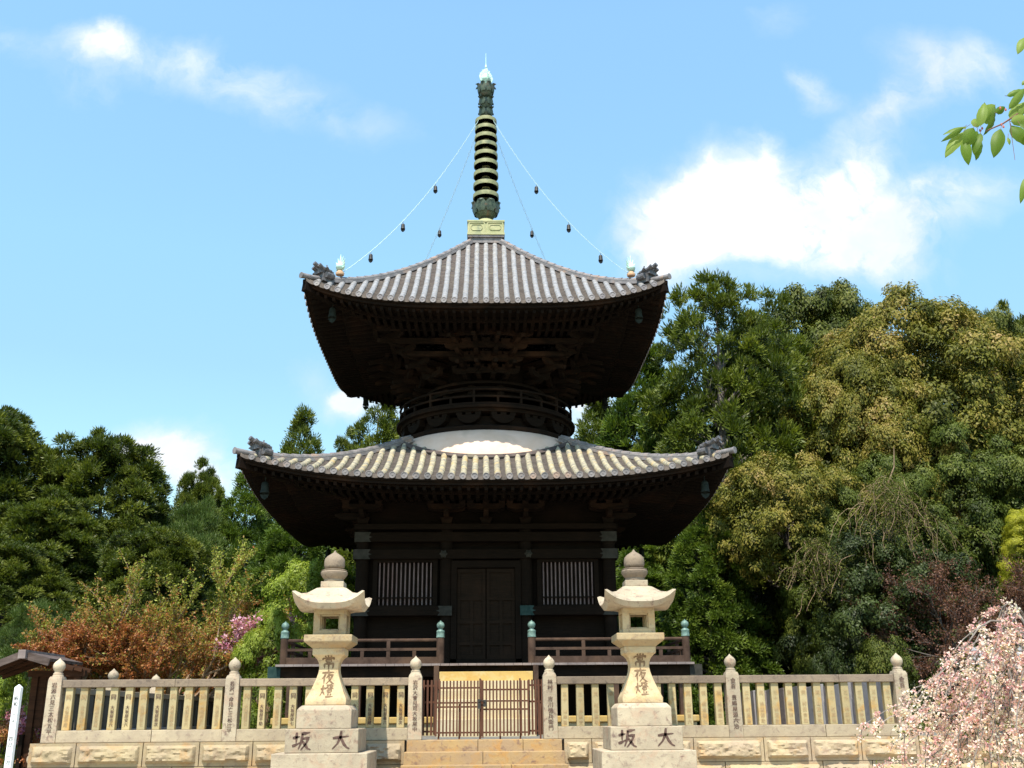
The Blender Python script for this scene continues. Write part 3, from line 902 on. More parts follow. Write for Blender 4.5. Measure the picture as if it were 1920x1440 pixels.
# ------------------------------------------------------------------ stone lanterns
def lantern(X, Y, label, seed):
    t = empty('stone_lantern', (X, Y, 0), label=label, cat='stone lantern', group='tall granite lanterns before the fence')

    def sq(name, prof, mat='granite_white', bev=0.012, sm=None, parent=t):
        mb = MB()
        mb.sqlathe(prof)
        return mb.build(name, mat, parent, bevel=bev, smooth=sm)
    sq('base_step', [(0.92, 0.0), (0.92, 0.60)])
    sq('base_step', [(0.68, 0.60), (0.68, 1.067)])
    dd = sq('inscribed_base', [(0.525, 1.067), (0.525, 1.395)])
    mb = MB()
    brush(mb, '坂', -0.285, 1.235, 0.275, lambda z: -0.528)
    brush(mb, '大', 0.275, 1.24, 0.275, lambda z: -0.528)
    mb.build('inscription', 'ink', dd)
    sq('pedestal', [(0.40, 1.395), (0.40, 1.66), (0.365, 1.70), (0.34, 1.72), (0.30, 1.725)])
    # concave column, square with curved flare
    prof = [(0.300, 1.725), (0.302, 1.80), (0.285, 1.835), (0.245, 1.92), (0.205, 2.02), (0.172, 2.11), (0.150, 2.19), (0.142, 2.26), (0.148, 2.32), (0.168, 2.375), (0.205, 2.42), (0.238, 2.445), (0.240, 2.545)]
    sh = sq('column', prof, mat='granite_warm', bev=0.010, sm=38)

    def yc(z):
        for (r0, z0), (r1, z1) in zip(prof[:-1], prof[1:]):
            if z0 <= z <= z1:
                return -(r0+(r1-r0)*(z-z0)/(z1-z0))-0.004
        return -prof[0][0]
    mb = MB()
    brush(mb, '常', 0.0, 2.335, 0.215, yc, 0.125)
    brush(mb, '夜', 0.0, 2.125, 0.205, yc, 0.125)
    brush(mb, '燈', 0.0, 1.935, 0.205, yc, 0.115)
    ins = mb.build('inscription', 'ink_brown', sh)
    sq('middle_platform', [(0.245, 2.545), (0.36, 2.635), (0.36, 2.735)], mat='granite_warm', bev=0.012)
    # fire box: four corner posts, sill, head
    mb = MB()
    h0, h1 = 2.735, 3.115
    a, b = 0.245, 0.145
    for i in (-1, 1):
        for j in (-1, 1):
            mb.box(min(i*a, i*b), max(i*a, i*b), min(j*a, j*b), max(j*a, j*b), h0+0.07, h1-0.075)
    mb.box(-a, a, -a, a, h0, h0+0.07)
    mb.box(-a, a, -a, a, h1-0.075, h1)
    # window rebate frames
    for s in (-1, 1):
        for u0, u1, v0, v1 in ((-0.145, 0.145, h1-0.10, h1-0.075), (-0.145, 0.145, h0+0.07, h0+0.09), (-0.145, -0.125, h0+0.09, h1-0.10), (0.125, 0.145, h0+0.09, h1-0.10)):
            mb.box(u0, u1, min(s*0.19, s*0.21), max(s*0.19, s*0.21), v0, v1)
            mb.box(min(s*0.19, s*0.21), max(s*0.19, s*0.21), u0*0.997, u1*0.997, v0, v1)
    mb.build('fire_box', 'granite_warm', t, bevel=0.004)
    # roof with swept-up corners
    mb = MB()
    n = 12
    R = 0.53
    rows = []

    def eave(u, lift, z):
        return z+lift*abs(u)**3.2
    rings = []
    for (r, z, lift, sw) in ((0.25, 3.115, 0, 0), (0.36, 3.100, 0.035, 0), (0.475, 3.105, 0.150, 0.0), (0.53, 3.185, 0.175, 0.02), (0.50, 3.215, 0.155, 0.0), (0.42, 3.262, 0.075, 0), (0.34, 3.325, 0.03, 0), (0.27, 3.395, 0.010, 0), (0.225, 3.437, 0, 0), (0.18, 3.452, 0, 0)):
        ring = []
        for side in range(4):
            for k in range(n):
                u = -1+2*k/n
                x, y = u*r, -r
                e = 1+sw*abs(u)**4
                x, y = x*e, y*e
                zz = eave(u, lift, z)
                ca, sa = (1, 0) if side == 0 else (0, 1) if side == 1 else (-1, 0) if side == 2 else (0, -1)
                ring.append((x*ca-y*sa, x*sa+y*ca, zz))
        rings.append(ring)
    m4 = 4*n
    vs = [p for r_ in rings for p in r_]
    fs = [(i*m4+k, i*m4+(k+1) % m4, (i+1)*m4+(k+1) % m4, (i+1)*m4+k) for i in range(len(rings)-1) for k in range(m4)]
    fs.append(tuple(range(m4))[::-1])
    fs.append(tuple((len(rings)-1)*m4+k for k in range(m4)))
    mb.add(vs, fs)
    mb.build('roof', 'granite_white', t, smooth=35)
    sq('roof_block', [(0.175, 3.452), (0.175, 3.545)], bev=0.008)
    mb = MB()
    mb.lathe([(0.10, 3.545), (0.15, 3.55), (0.155, 3.575), (0.15, 3.59), (0.175, 3.62), (0.205, 3.665), (0.208, 3.70), (0.19, 3.715), (0.198, 3.73), (0.17, 3.74), (0.10, 3.742)], n=28)
    mb.build('lotus_ring', 'granite_rail', t, smooth=50)
    mb = MB()
    mb.lathe([(0.11, 3.742), (0.150, 3.765), (0.160, 3.80), (0.160, 3.87), (0.150, 3.91), (0.115, 3.95), (0.070, 3.98), (0.030, 4.005), (0.010, 4.035), (0.002, 4.045)], n=28)
    mb.build('jewel', 'granite_rail', t, smooth=60)
    return t


lantern(-2.335, 16.3, 'tall granite lantern left of the steps, in front of the left fence', 1)
lantern(2.355, 16.3, 'tall granite lantern right of the steps, in front of the right fence', 2)


# ------------------------------------------------------------------ pagoda
PX, PY = 0.04, 27.0
pag = empty('pagoda', (PX, PY, Z0), label='dark timber two-storey pagoda with grey tiled roofs, white dome and ringed spire', cat='pagoda')


def P(mb, name, mat, parent=None, **kw):
    """part of the pagoda, written in coordinates about its axis (z absolute)"""
    o = mb.build(name, mat, parent or pag, **kw)
    if parent is None:
        o.location.z -= Z0
    return o


def rot4(k, p):
    x, y, z = p
    return [(x, y, z), (-y, x, z), (-x, -y, z), (y, -x, z)][k]


class Roof:
    def __init__(s, a, e0, lift, p, k1, k2, top_d, hole=None, sp=0.25, r=0.066):
        s.a, s.e0, s.lift, s.p, s.k1, s.k2, s.top, s.hole, s.sp, s.r = a, e0, lift, p, k1, k2, top_d, hole, sp, r

    def z(s, x, d):
        return s.e0 + s.k1*d + s.k2*d*d + s.lift*(min(1.1, abs(x)/s.a))**s.p

    def dmax(s, x):
        m = s.a-abs(x)
        if s.hole:
            # stop where the dome covers the roof
            if abs(x) < s.hole:
                m = min(m, s.a-math.sqrt(max(0, s.hole**2-x*x)))
        return min(m, s.top)

    def tiles(s, parent, mat_r, mat_disc):
        a, sp = s.a, s.sp
        N = int((a-0.12)/sp)
        pan, rnd_ = MB(), MB()
        for k in range(4):
            # pan tile strips between round rows
            for i in range(-N-1, N+1):
                xc = (i+0.5)*sp
                dm = s.dmax(abs(xc)-sp*0.5 if abs(xc) > sp*0.5 else 0)
                c = 0.105
                n = max(1, int(math.ceil(dm/c)))
                vs, fs = [], []
                for j in range(n):
                    d0, d1 = j*c-0.03, min((j+1)*c, dm)
                    for (d, dz_) in ((d0, 0.042), (d1, 0.004)):
                        for q in (-0.5, -0.25, 0, 0.25, 0.5):
                            x = xc+q*sp
                            sag = -0.028*(1-(q*2)**2)
                            lim = a-abs(x)+0.02
                            dd = min(d, max(lim, -0.03))
                            vs.append(rot4(k, (x, -(a-dd), s.z(x, dd)+sag+dz_)))
                    b = j*10
                    for q in range(4):
                        fs.append((b+q, b+q+1, b+5+q+1, b+5+q))
                    # lip at the lower edge of each tile
                    if j == 0:
                        pass
                    b2 = len(vs)
                    for q in (-0.5, -0.25, 0, 0.25, 0.5):
                        x = xc+q*sp
                        sag = -0.028*(1-(q*2)**2)
                        dd = min(d0, max(a-abs(x)+0.02, -0.03))
                        vs.append(rot4(k, (x, -(a-dd), s.z(x, dd)+sag+(-0.012 if j else -0.035))))
                    fs_l = [(b2+q, b2+q+1, b+q+1, b+q) for q in range(4)]
                    # re-index: keep blocks of 15 vertices
                    fs.extend(fs_l)
                    vs_len = len(vs)
                    # normalise stride
                    if j < n-1:
                        pass
                # rebuild indices with stride 15
                F = []
                for j in range(n):
                    b = j*15
                    for q in range(4):
                        F.append((b+q, b+q+1, b+5+q+1, b+5+q))
                        F.append((b+10+q, b+10+q+1, b+q+1, b+q))
                pan.add(vs, F)
                for fi in range(len(F)):
                    if fi % 2:
                        pan.m[-len(F)+fi] = 1
            # round tile rows
            for i in range(-N, N+1):
                x = i*sp
                dm = s.dmax(x) - 0.10
                if dm < 0.08:
                    dm = 0.08
                seg = 0.235
                n = max(1, int(math.ceil((dm+0.05)/seg)))
                ds = [-0.05+(dm+0.05)*j/n for j in range(n+1)]
                nn = 8
                for j in range(n):
                    pts, rr = [], []
                    d0, d1 = ds[j], ds[j+1]
                    jx = random.uniform(-0.004, 0.004)
                    for d, r in ((d0, s.r*1.07), (d1, s.r*0.97)):
                        ring = []
                        for q in range(nn+1):
                            an = math.pi*(-0.12+1.24*q/nn)
                            ring.append(rot4(k, (x+jx+math.cos(an)*r, -(a-d), s.z(x, d)+0.012+math.sin(an)*r*1.05)))
                        pts.append(ring)
                    vs = pts[0]+pts[1]
                    fs = [(q, q+1, nn+1+q+1, nn+1+q) for q in range(nn)]
                    fs.append(tuple(range(nn+1))[::-1])
                    rnd_.add(vs, fs)
                # end disc
                c0 = Vector((x, -(a+0.058), s.z(x, -0.05)+0.022))
                vs = []
                m = 14
                R = s.r*1.10
                for rr, yy in ((R, 0.02), (R, -0.004), (R*0.80, -0.004), (R*0.76, 0.006), (R*0.30, 0.006), (R*0.25, -0.002)):
                    for q in range(m):
                        an = 2*math.pi*q/m
                        vs.append(rot4(k, (c0.x+math.cos(an)*rr, c0.y+yy, c0.z+math.sin(an)*rr)))
                fs = [(g*m+q, g*m+(q+1) % m, (g+1)*m+(q+1) % m, (g+1)*m+q) for g in range(5) for q in range(m)]
                fs.append(tuple(5*m+q for q in range(m)))
                rnd_.add(vs, fs, 1)
        o = P(pan, 'pan_tiles', ['tile_pan', 'tile_lip'])
        if mat_r == 'tile_lichen':
            pass
        r2 = rnd_.build('round_tiles', [mat_r, mat_disc], o, smooth=40)
        return o

    def hip(s, k, parent, d_end, mat='tile_ridge'):
        """corner ridge on the hip, from near the corner up to the top"""
        a = s.a
        mb = MB()
        n = 34
        d_start = 0.42
        pts = []
        for i in range(n+1):
            t = d_start+(d_end-d_start)*i/n
            x = a-t
            pts.append(Vector((x, -(a-t), s.z(x, t))))
        side = Vector((1, 1, 0)).normalized()
        for i in range(n):
            p, q = pts[i], pts[i+1]
            # stacked flat layers
            for (w, z0, z1) in ((0.27, -0.04, 0.045), (0.19, 0.040, 0.055), (0.24, 0.056, 0.070), (0.16, 0.068, 0.082)):
                vs = []
                for c in (p, q):
                    for sgn in (-1, 1):
                        for z in (z0, z1):
                            v = c+side*sgn*w/2+Vector((0, 0, z))
                            vs.append(rot4(k, v))
                mb.add(vs, [(0, 1, 3, 2), (4, 6, 7, 5), (0, 4, 5, 1), (2, 3, 7, 6), (1, 5, 7, 3), (0, 2, 6, 4)], 1 if z1 == 0.070 else 0)
        r = mb.build('hip_ridge', [mat, 'tile_pale'], parent)
        # round cover tiles on top with lapped joints
        mb = MB()
        L = (pts[-1]-pts[0]).length
        m = int(L/0.27)
        for j in range(m):
            t0, t1 = d_start+(d_end-d_start)*j/m, d_start+(d_end-d_start)*(j+1)/m
            rings = []
            for t, rr in ((t0-0.012, 0.082), (t1, 0.058)):
                x = a-t
                c = Vector((x, -(a-t), s.z(x, t)+0.075))
                rings.append([rot4(k, c+side*math.cos(math.pi*q/8)*rr+Vector((0, 0, math.sin(math.pi*q/8)*rr))) for q in range(9)])
            mb.add(rings[0]+rings[1], [(q, q+1, 9+q+1, 9+q) for q in range(8)]+[tuple(range(9))[::-1]])
        # small tiles at the foot of the ridge: three stacked snouts and an end cover
        mb.build('cover_tiles', mat, parent, smooth=40)
        mb = MB()
        out = Vector((1, -1, 0)).normalized()
        x = a-d_start
        base = Vector((x, -x, s.z(x, d_start)-0.04))
        prev = [(0.34, 0.02, -0.03, 0.16), (0.42, -0.05, 0.10, 0.20), (0.30, 0.08, 0.17, 0.29)]
        for (w, o0, z0, z1) in prev:
            vs = []
            for oo in (-0.16, 0.12+o0):
                for sg in (-1, 1):
                    for z in (z0, z1):
                        vs.append(rot4(k, base+out*oo+side*sg*w/2*(1 if oo < 0 else 0.9)+Vector((0, 0, z+(0.03 if oo > 0 else 0)))))
            mb.add(vs, [(0, 1, 3, 2), (4, 6, 7, 5), (0, 4, 5, 1), (2, 3, 7, 6), (1, 5, 7, 3), (0, 2, 6, 4)])
        # horn-like snout tiles
        for sg, zz, ln in ((-1, 0.30, 0.26), (0, 0.36, 0.32), (1, 0.30, 0.26)):
            c0 = base+side*sg*0.12+Vector((0, 0, zz-0.02))
            mb.tube([rot4(k, c0-out*0.10), rot4(k, c0+out*ln*0.6+Vector((0, 0, 0.03))), rot4(k, c0+out*ln+Vector((0, 0, 0.09)))], [0.05, 0.052, 0.055], 10)
        for sg in (-1, 1):
            c0 = base+side*sg*0.19+Vector((0, 0, 0.14))
            mb.tube([rot4(k, c0-out*0.12), rot4(k, c0+out*0.10+side*sg*0.02)], [0.075, 0.075], 10)
            mb.tube([rot4(k, c0+out*0.02+Vector((0, 0, 0.09))), rot4(k, c0+out*0.14+side*sg*0.08+Vector((0, 0, 0.15))), rot4(k, c0+out*0.10+side*sg*0.02+Vector((0, 0, 0.22)))], [0.045, 0.035, 0.02], 8)
        mb.build('ridge_end_ornament', 'tile_dark', parent, smooth=35)
        # last round tile lying out over the corner
        mb = MB()
        c1 = Vector((a-0.42, -(a-0.42), s.z(a-0.42, 0.42)+0.06))
        c2 = Vector((a+0.05, -(a+0.05), s.z(a, 0)+0.05))
        mb.tube([rot4(k, c1), rot4(k, (c1+c2)/2-Vector((0, 0, 0.01))), rot4(k, c2)], [0.060, 0.063, 0.067], 12)
        mb.tube([rot4(k, c2-out*0.01), rot4(k, c2+out*0.015)], [0.076, 0.076], 14)
        mb.build('corner_tile', mat, parent, smooth=40)

    def eaves(s, d_in, drop, z_in, parent_name, tiers=2):
        """boards, rafters and soffit under the tiles; d_in = depth of the soffit"""
        a = s.a
        n = 40
        mb = MB()
        # fascia boards
        for (out_, z1, z0) in ((0.0, -0.035, -0.10), (0.05, -0.10, -0.165), (0.16, -0.165, -0.19)):
            for k in range(4):
                vs = []
                aa = a-out_
                for i in range(n+1):
                    x = -aa+2*aa*i/n
                    z = s.z(x*a/aa, 0)
                    for dd in (0, 0.10):
                        xx = max(-(aa-dd), min(aa-dd, x))
                        for h in (z1, z0):
                            vs.append(rot4(k, (xx, -(aa-dd), z+h)))
                F = []
                for i in range(n):
                    b = i*4
                    F += [(b, b+1, b+5, b+4), (b+2, b+6, b+7, b+3), (b, b+4, b+6, b+2), (b+1, b+3, b+7, b+5)]
                mb.add(vs, F)
        P(mb, 'eave_boards', 'wood_bracket')
        # soffit boards
        mb = MB()
        m = 10
        zz = lambda x, d: (s.z(x*min(1, a/max(0.3, a)), 0)-drop)*(1-min(1, d/d_in))+z_in*min(1, d/d_in)
        s.zs = zz
        for k in range(4):
            vs, F = [], []
            for j in range(m+1):
                d = 0.12+(d_in-0.12)*j/m
                for i in range(n+1):
                    x = (-(a-d)+2*(a-d)*i/n)
                    vs.append(rot4(k, (x, -(a-d), zz(x/(a-d)*a if d < a else x, d)+0.0)))
            for j in range(m):
                for i in range(n):
                    b = j*(n+1)+i
                    F.append((b, b+n+1, b+n+2, b+1))
            mb.add(vs, F)
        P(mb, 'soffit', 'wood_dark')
        # rafters
        mb = MB()
        sp = 0.19
        N = int((a-0.25)/sp)
        for k in range(4):
            for i in range(-N, N+1):
                x = i*sp
                lim = a-abs(x)

                def zr(d):
                    return zz(x/(a-d)*a if d < a-0.01 else x, d)
                d1 = min(lim, d_in*0.42)
                if d1 > 0.15:
                    p0 = (x, -(a-0.13), zr(0.13)-0.045)
                    p1 = (x, -(a-d1), zr(d1)-0.045)
                    mb.beam(rot4(k, p0), rot4(k, p1), 0.072, 0.085)
                if lim > d_in*0.36:
                    d0, d2 = d_in*0.36, min(lim, d_in)
                    p0 = (x, -(a-d0), zr(d0)-0.145)
                    p1 = (x, -(a-d2), zr(d2)-0.145)
                    mb.beam(rot4(k, p0), rot4(k, p1), 0.085, 0.10)
            # hip rafters
            p0 = (a-0.02, -(a-0.02), s.z(a, 0)-0.20)
            p1 = (a-d_in, -(a-d_in), z_in-0.14)
            mb.beam(rot4(k, p0), rot4(k, p1), 0.17, 0.22)
            q = 0.36
            for dd, h in ((d_in*0.36, 0.13),):
                vs = []
                aa = a-dd
                for sgn in (0,):
                    pts = [(-aa+2*aa*i/24, -(aa), zz((-1+2*i/24)*a, dd)-0.06) for i in range(25)]
                    for u, v in zip(pts[:-1], pts[1:]):
                        mb.beam(rot4(k, u), rot4(k, v), 0.10, h)
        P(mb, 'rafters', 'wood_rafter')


low = Roof(5.32, 6.43, 0.52, 3.0, 0.26, 0.068, 3.6, hole=2.78)
upp = Roof(4.32, 10.91, 0.56, 3.7, 0.60, 0.068, 3.86)


def roofs():
    o = low.tiles(pag, 'tile_lichen', 'tile_ridge')
    o.name = 'lower_roof'
    for k in range(4):
        low.hip(k, o, 3.42)
    low.eaves(2.45, 0.19, 6.55, 'lower')
    o2 = upp.tiles(pag, 'tile_pale', 'tile_grey')
    o2.name = 'upper_roof'
    for k in range(4):
        upp.hip(k, o2, 3.86)
        # flaming jewel near each corner
        t = 0.74
        x = upp.a-t
        z = upp.z(x, t)+0.20
        mb = MB()
        c = rot4(k, (x, -x, z))
        mb.lathe([(0.10, 0), (0.11, 0.05), (0.07, 0.10), (0.05, 0.13)], c, 14)
        st = mb.build('jewel_stand', 'jewel_stone', o2, smooth=50)
        mb = MB()
        mb.lathe([(0.03, 0.12), (0.10, 0.17), (0.115, 0.22), (0.10, 0.28), (0.05, 0.33), (0.01, 0.36)], c, 14)
        # flame tongues round the jewel
        sd = Vector(rot4(k, (1, 1, 0))).normalized()
        for j in range(9):
            an = math.pi*(-0.12+1.24*j/8)
            dirv = sd*math.cos(an)+Vector((0, 0, 1))*math.sin(an)
            b0 = Vector(c)+Vector((0, 0, 0.21))+dirv*0.08
            ln = 0.11+0.10*math.sin(an)**2*(1 if j % 2 == 0 else 0.6)
            mb.tube([b0, b0+dirv*ln*0.5+Vector((0, 0, 0.02)), b0+dirv*ln+Vector((0, 0, 0.06))], [0.032, 0.024, 0.004], 6)
        mb.build('flame_jewel', 'copper_mint', o2, smooth=50)
    upp.eaves(2.35, 0.19, 10.95, 'upper')


roofs()


def drum_and_dome():
    mb = MB()
    mb.lathe([(2.10, 8.34), (2.32, 8.30), (2.50, 8.20), (2.66, 8.06), (2.80, 7.88), (2.92, 7.66), (3.00, 7.42), (3.02, 7.20), (3.0, 6.9)], n=72)
    P(mb, 'white_dome', 'plaster', smooth=60)
    # dome drip course laid on the tiles round it
    mb = MB()
    n = 96
    rings = []
    for rr, dz_ in ((2.99, 0.0), (3.07, -0.02), (3.09, 0.03), (2.99, 0.07)):
        ring = []
        for i in range(n):
            an = 2*math.pi*i/n
            x, y = math.cos(an)*rr, math.sin(an)*rr
            q = max(abs(x), abs(y))
            t = min(abs(x), abs(y))
            d = low.a-q
            ring.append((x, y, low.z(t, d)+dz_+0.03))
        rings.append(ring)
    vs = [p for r in rings for p in r]
    fs = [(g*n+i, g*n+(i+1) % n, ((g+1) % 4)*n+(i+1) % n, ((g+1) % 4)*n+i) for g in range(4) for i in range(n)]
    mb.add(vs, fs)
    P(mb, 'dome_kerb', 'tile_pan', smooth=40)
    # rings under the balcony
    mb = MB()
    mb.lathe([(2.05, 8.28), (2.34, 8.28), (2.36, 8.33), (2.36, 8.40), (2.28, 8.44), (2.05, 8.44)], n=72)
    P(mb, 'base_ring', 'wood_bracket', smooth=30)
    mb = MB()
    mb.lathe([(1.9, 8.40), (2.06, 8.42), (2.06, 8.72), (1.9, 8.74)], n=64)
    P(mb, 'balcony_wall', 'wood_dark', smooth=30)
    # boat-shaped bracket sets under the balcony
    for i in range(16):
        an = 2*math.pi*(i+0.5)/16
        mb = MB()
        u = Vector((math.cos(an), math.sin(an), 0))
        v = Vector((-math.sin(an), math.cos(an), 0))
        prof = [(-0.30, 8.72), (-0.27, 8.62), (-0.15, 8.53), (-0.05, 8.50), (0.05, 8.50), (0.15, 8.53), (0.27, 8.62), (0.30, 8.72)]
        vs = [u*2.06+v*a+Vector((0, 0, z)) for a, z in prof]+[u*2.24+v*a+Vector((0, 0, z)) for a, z in prof]
        m = len(prof)
        fs = [tuple(range(m)), tuple(range(m, 2*m))[::-1]]+[(q, m+q, m+(q+1) % m, (q+1) % m) for q in range(m)]
        mb.add(vs, fs)
        for s_ in (-0.24, 0, 0.24):
            c = u*2.17+v*s_
            mb.beam(c+Vector((0, 0, 8.72)), c+Vector((0, 0, 8.79)), 0.15, 0.15, up=u)
        mb.beam(u*2.0+Vector((0, 0, 8.48)), u*2.0+Vector((0, 0, 8.40)), 0.2, 0.2, up=u)
        P(mb, 'balcony_bracket', 'wood_dark')
    mb = MB()
    mb.lathe([(1.9, 8.79), (2.28, 8.79), (2.30, 8.86), (2.40, 8.87), (2.41, 8.93), (1.2, 8.93)], n=72)
    P(mb, 'balcony_floor', 'wood_bracket', smooth=30)
    # balcony railing
    mb = MB()
    for r, z, h, w in ((2.30, 8.975, 0.07, 0.09), (2.30, 9.17, 0.045, 0.06)):
        mb.lathe([(r-w/2, z-h/2), (r+w/2, z-h/2), (r+w/2, z+h/2), (r-w/2, z+h/2), (r-w/2, z-h/2)], n=72)
    m = 72
    for i in range(m):
        a0, a1 = 2*math.pi*i/m, 2*math.pi*(i+1)/m
        mb.tube([(2.30*math.cos(a0), 2.30*math.sin(a0), 9.36), (2.30*math.cos(a1), 2.30*math.sin(a1), 9.36)], 0.032, 6, cap=False)
    for i in range(24):
        an = 2*math.pi*(i+0.5)/24
        c = Vector((2.30*math.cos(an), 2.30*math.sin(an), 0))
        mb.beam(c+Vector((0, 0, 8.93)), c+Vector((0, 0, 9.34 if i % 2 else 9.17)), 0.055, 0.055, up=(math.cos(an), math.sin(an), 0))
    P(mb, 'balcony_railing', 'wood_bracket')
    # drum body
    mb = MB()
    mb.lathe([(1.42, 8.9), (1.42, 10.6)], n=48)
    P(mb, 'drum_wall', 'wood_dark', smooth=30)
    mb = MB()
    for i in range(12):
        an = 2*math.pi*(i+0.5)/12
        mb.tube([(1.44*math.cos(an), 1.44*math.sin(an), 8.9), (1.44*math.cos(an), 1.44*math.sin(an), 9.75)], 0.11, 10)
    mb.lathe([(1.42, 9.28), (1.55, 9.28), (1.55, 9.38), (1.42, 9.38)], n=48)
    mb.lathe([(1.42, 9.55), (1.58, 9.55), (1.58, 9.66), (1.42, 9.66)], n=48)
    mb.lathe([(1.42, 9.72), (1.66, 9.72), (1.66, 9.79), (1.42, 9.79)], n=48)
    P(mb, 'drum_columns', 'wood_bracket', smooth=30)
    # stepped bracket sets, three to each side and one on each corner
    for k in range(4):
        for t in (-0.9, -0.3, 0.3, 0.9, 'c'):
            mb = MB()
            if t == 'c':
                u = Vector((1, -1, 0)).normalized()
                reach = 0.47
                st = Vector((0, 0, 0))
            else:
                u = Vector((math.tan(math.radians(20))*t*0.9, -1, 0)).normalized()
                st = Vector((0, 0, 0))
                reach = 0.33
            v = Vector((-u.y, u.x, 0))
            for j in range(4):
                r1 = 1.5+reach*(j+1)
                z = 9.86+0.235*j
                # arm with a tapered, rising tip
                mb.beam(u*1.3+Vector((0, 0, z)), u*r1+Vector((0, 0, z)), 0.11, 0.13)
                mb.beam(u*r1+Vector((0, 0, z)), u*(r1+0.16)+Vector((0, 0, z+0.03)), 0.11, 0.12, w2=0.10, h2=0.05)
                c = u*r1
                w = 0.36 if j < 3 else 0.42
                prof = [(-w, 0.15), (-w*0.92, 0.05), (-w*0.55, -0.01), (w*0.55, -0.01), (w*0.92, 0.05), (w, 0.15)]
                vs = [c+u*s_+v*a+Vector((0, 0, z+0.07+b)) for s_ in (-0.055, 0.055) for a, b in prof]
                m = 6
                mb.add(vs, [tuple(range(m)), tuple(range(m, 2*m))[::-1]]+[(q, m+q, m+(q+1) % m, (q+1) % m) for q in range(m)])
                for s_ in (-w*0.82, 0, w*0.82):
                    b0 = c+v*s_+Vector((0, 0, z+0.22))
                    mb.beam(b0, b0+Vector((0, 0, 0.075)), 0.11, 0.11, up=u, w2=0.15, h2=0.15)
                if j in (1, 3):   # tail rafter poking out
                    mb.beam(u*(r1-0.25)+Vector((0, 0, z+0.12)), u*(r1+0.42)+Vector((0, 0, z-0.06)), 0.10, 0.13, w2=0.09, h2=0.09)
            vs2 = []
            for p in mb.v:
                vs2.append(rot4(k, p))
            mb.v = vs2
            P(mb, 'bracket_set', 'wood_bracket')
    # purlins carried by the brackets
    mb = MB()
    for rr, z in ((2.05, 10.36), (2.38, 10.60), (2.78, 10.80)):
        for k in range(4):
            mb.beam(rot4(k, (-rr*0.98, -rr, z)), rot4(k, (rr*0.98, -rr, z)), 0.11, 0.13)
    P(mb, 'purlins', 'wood_bracket')


drum_and_dome()


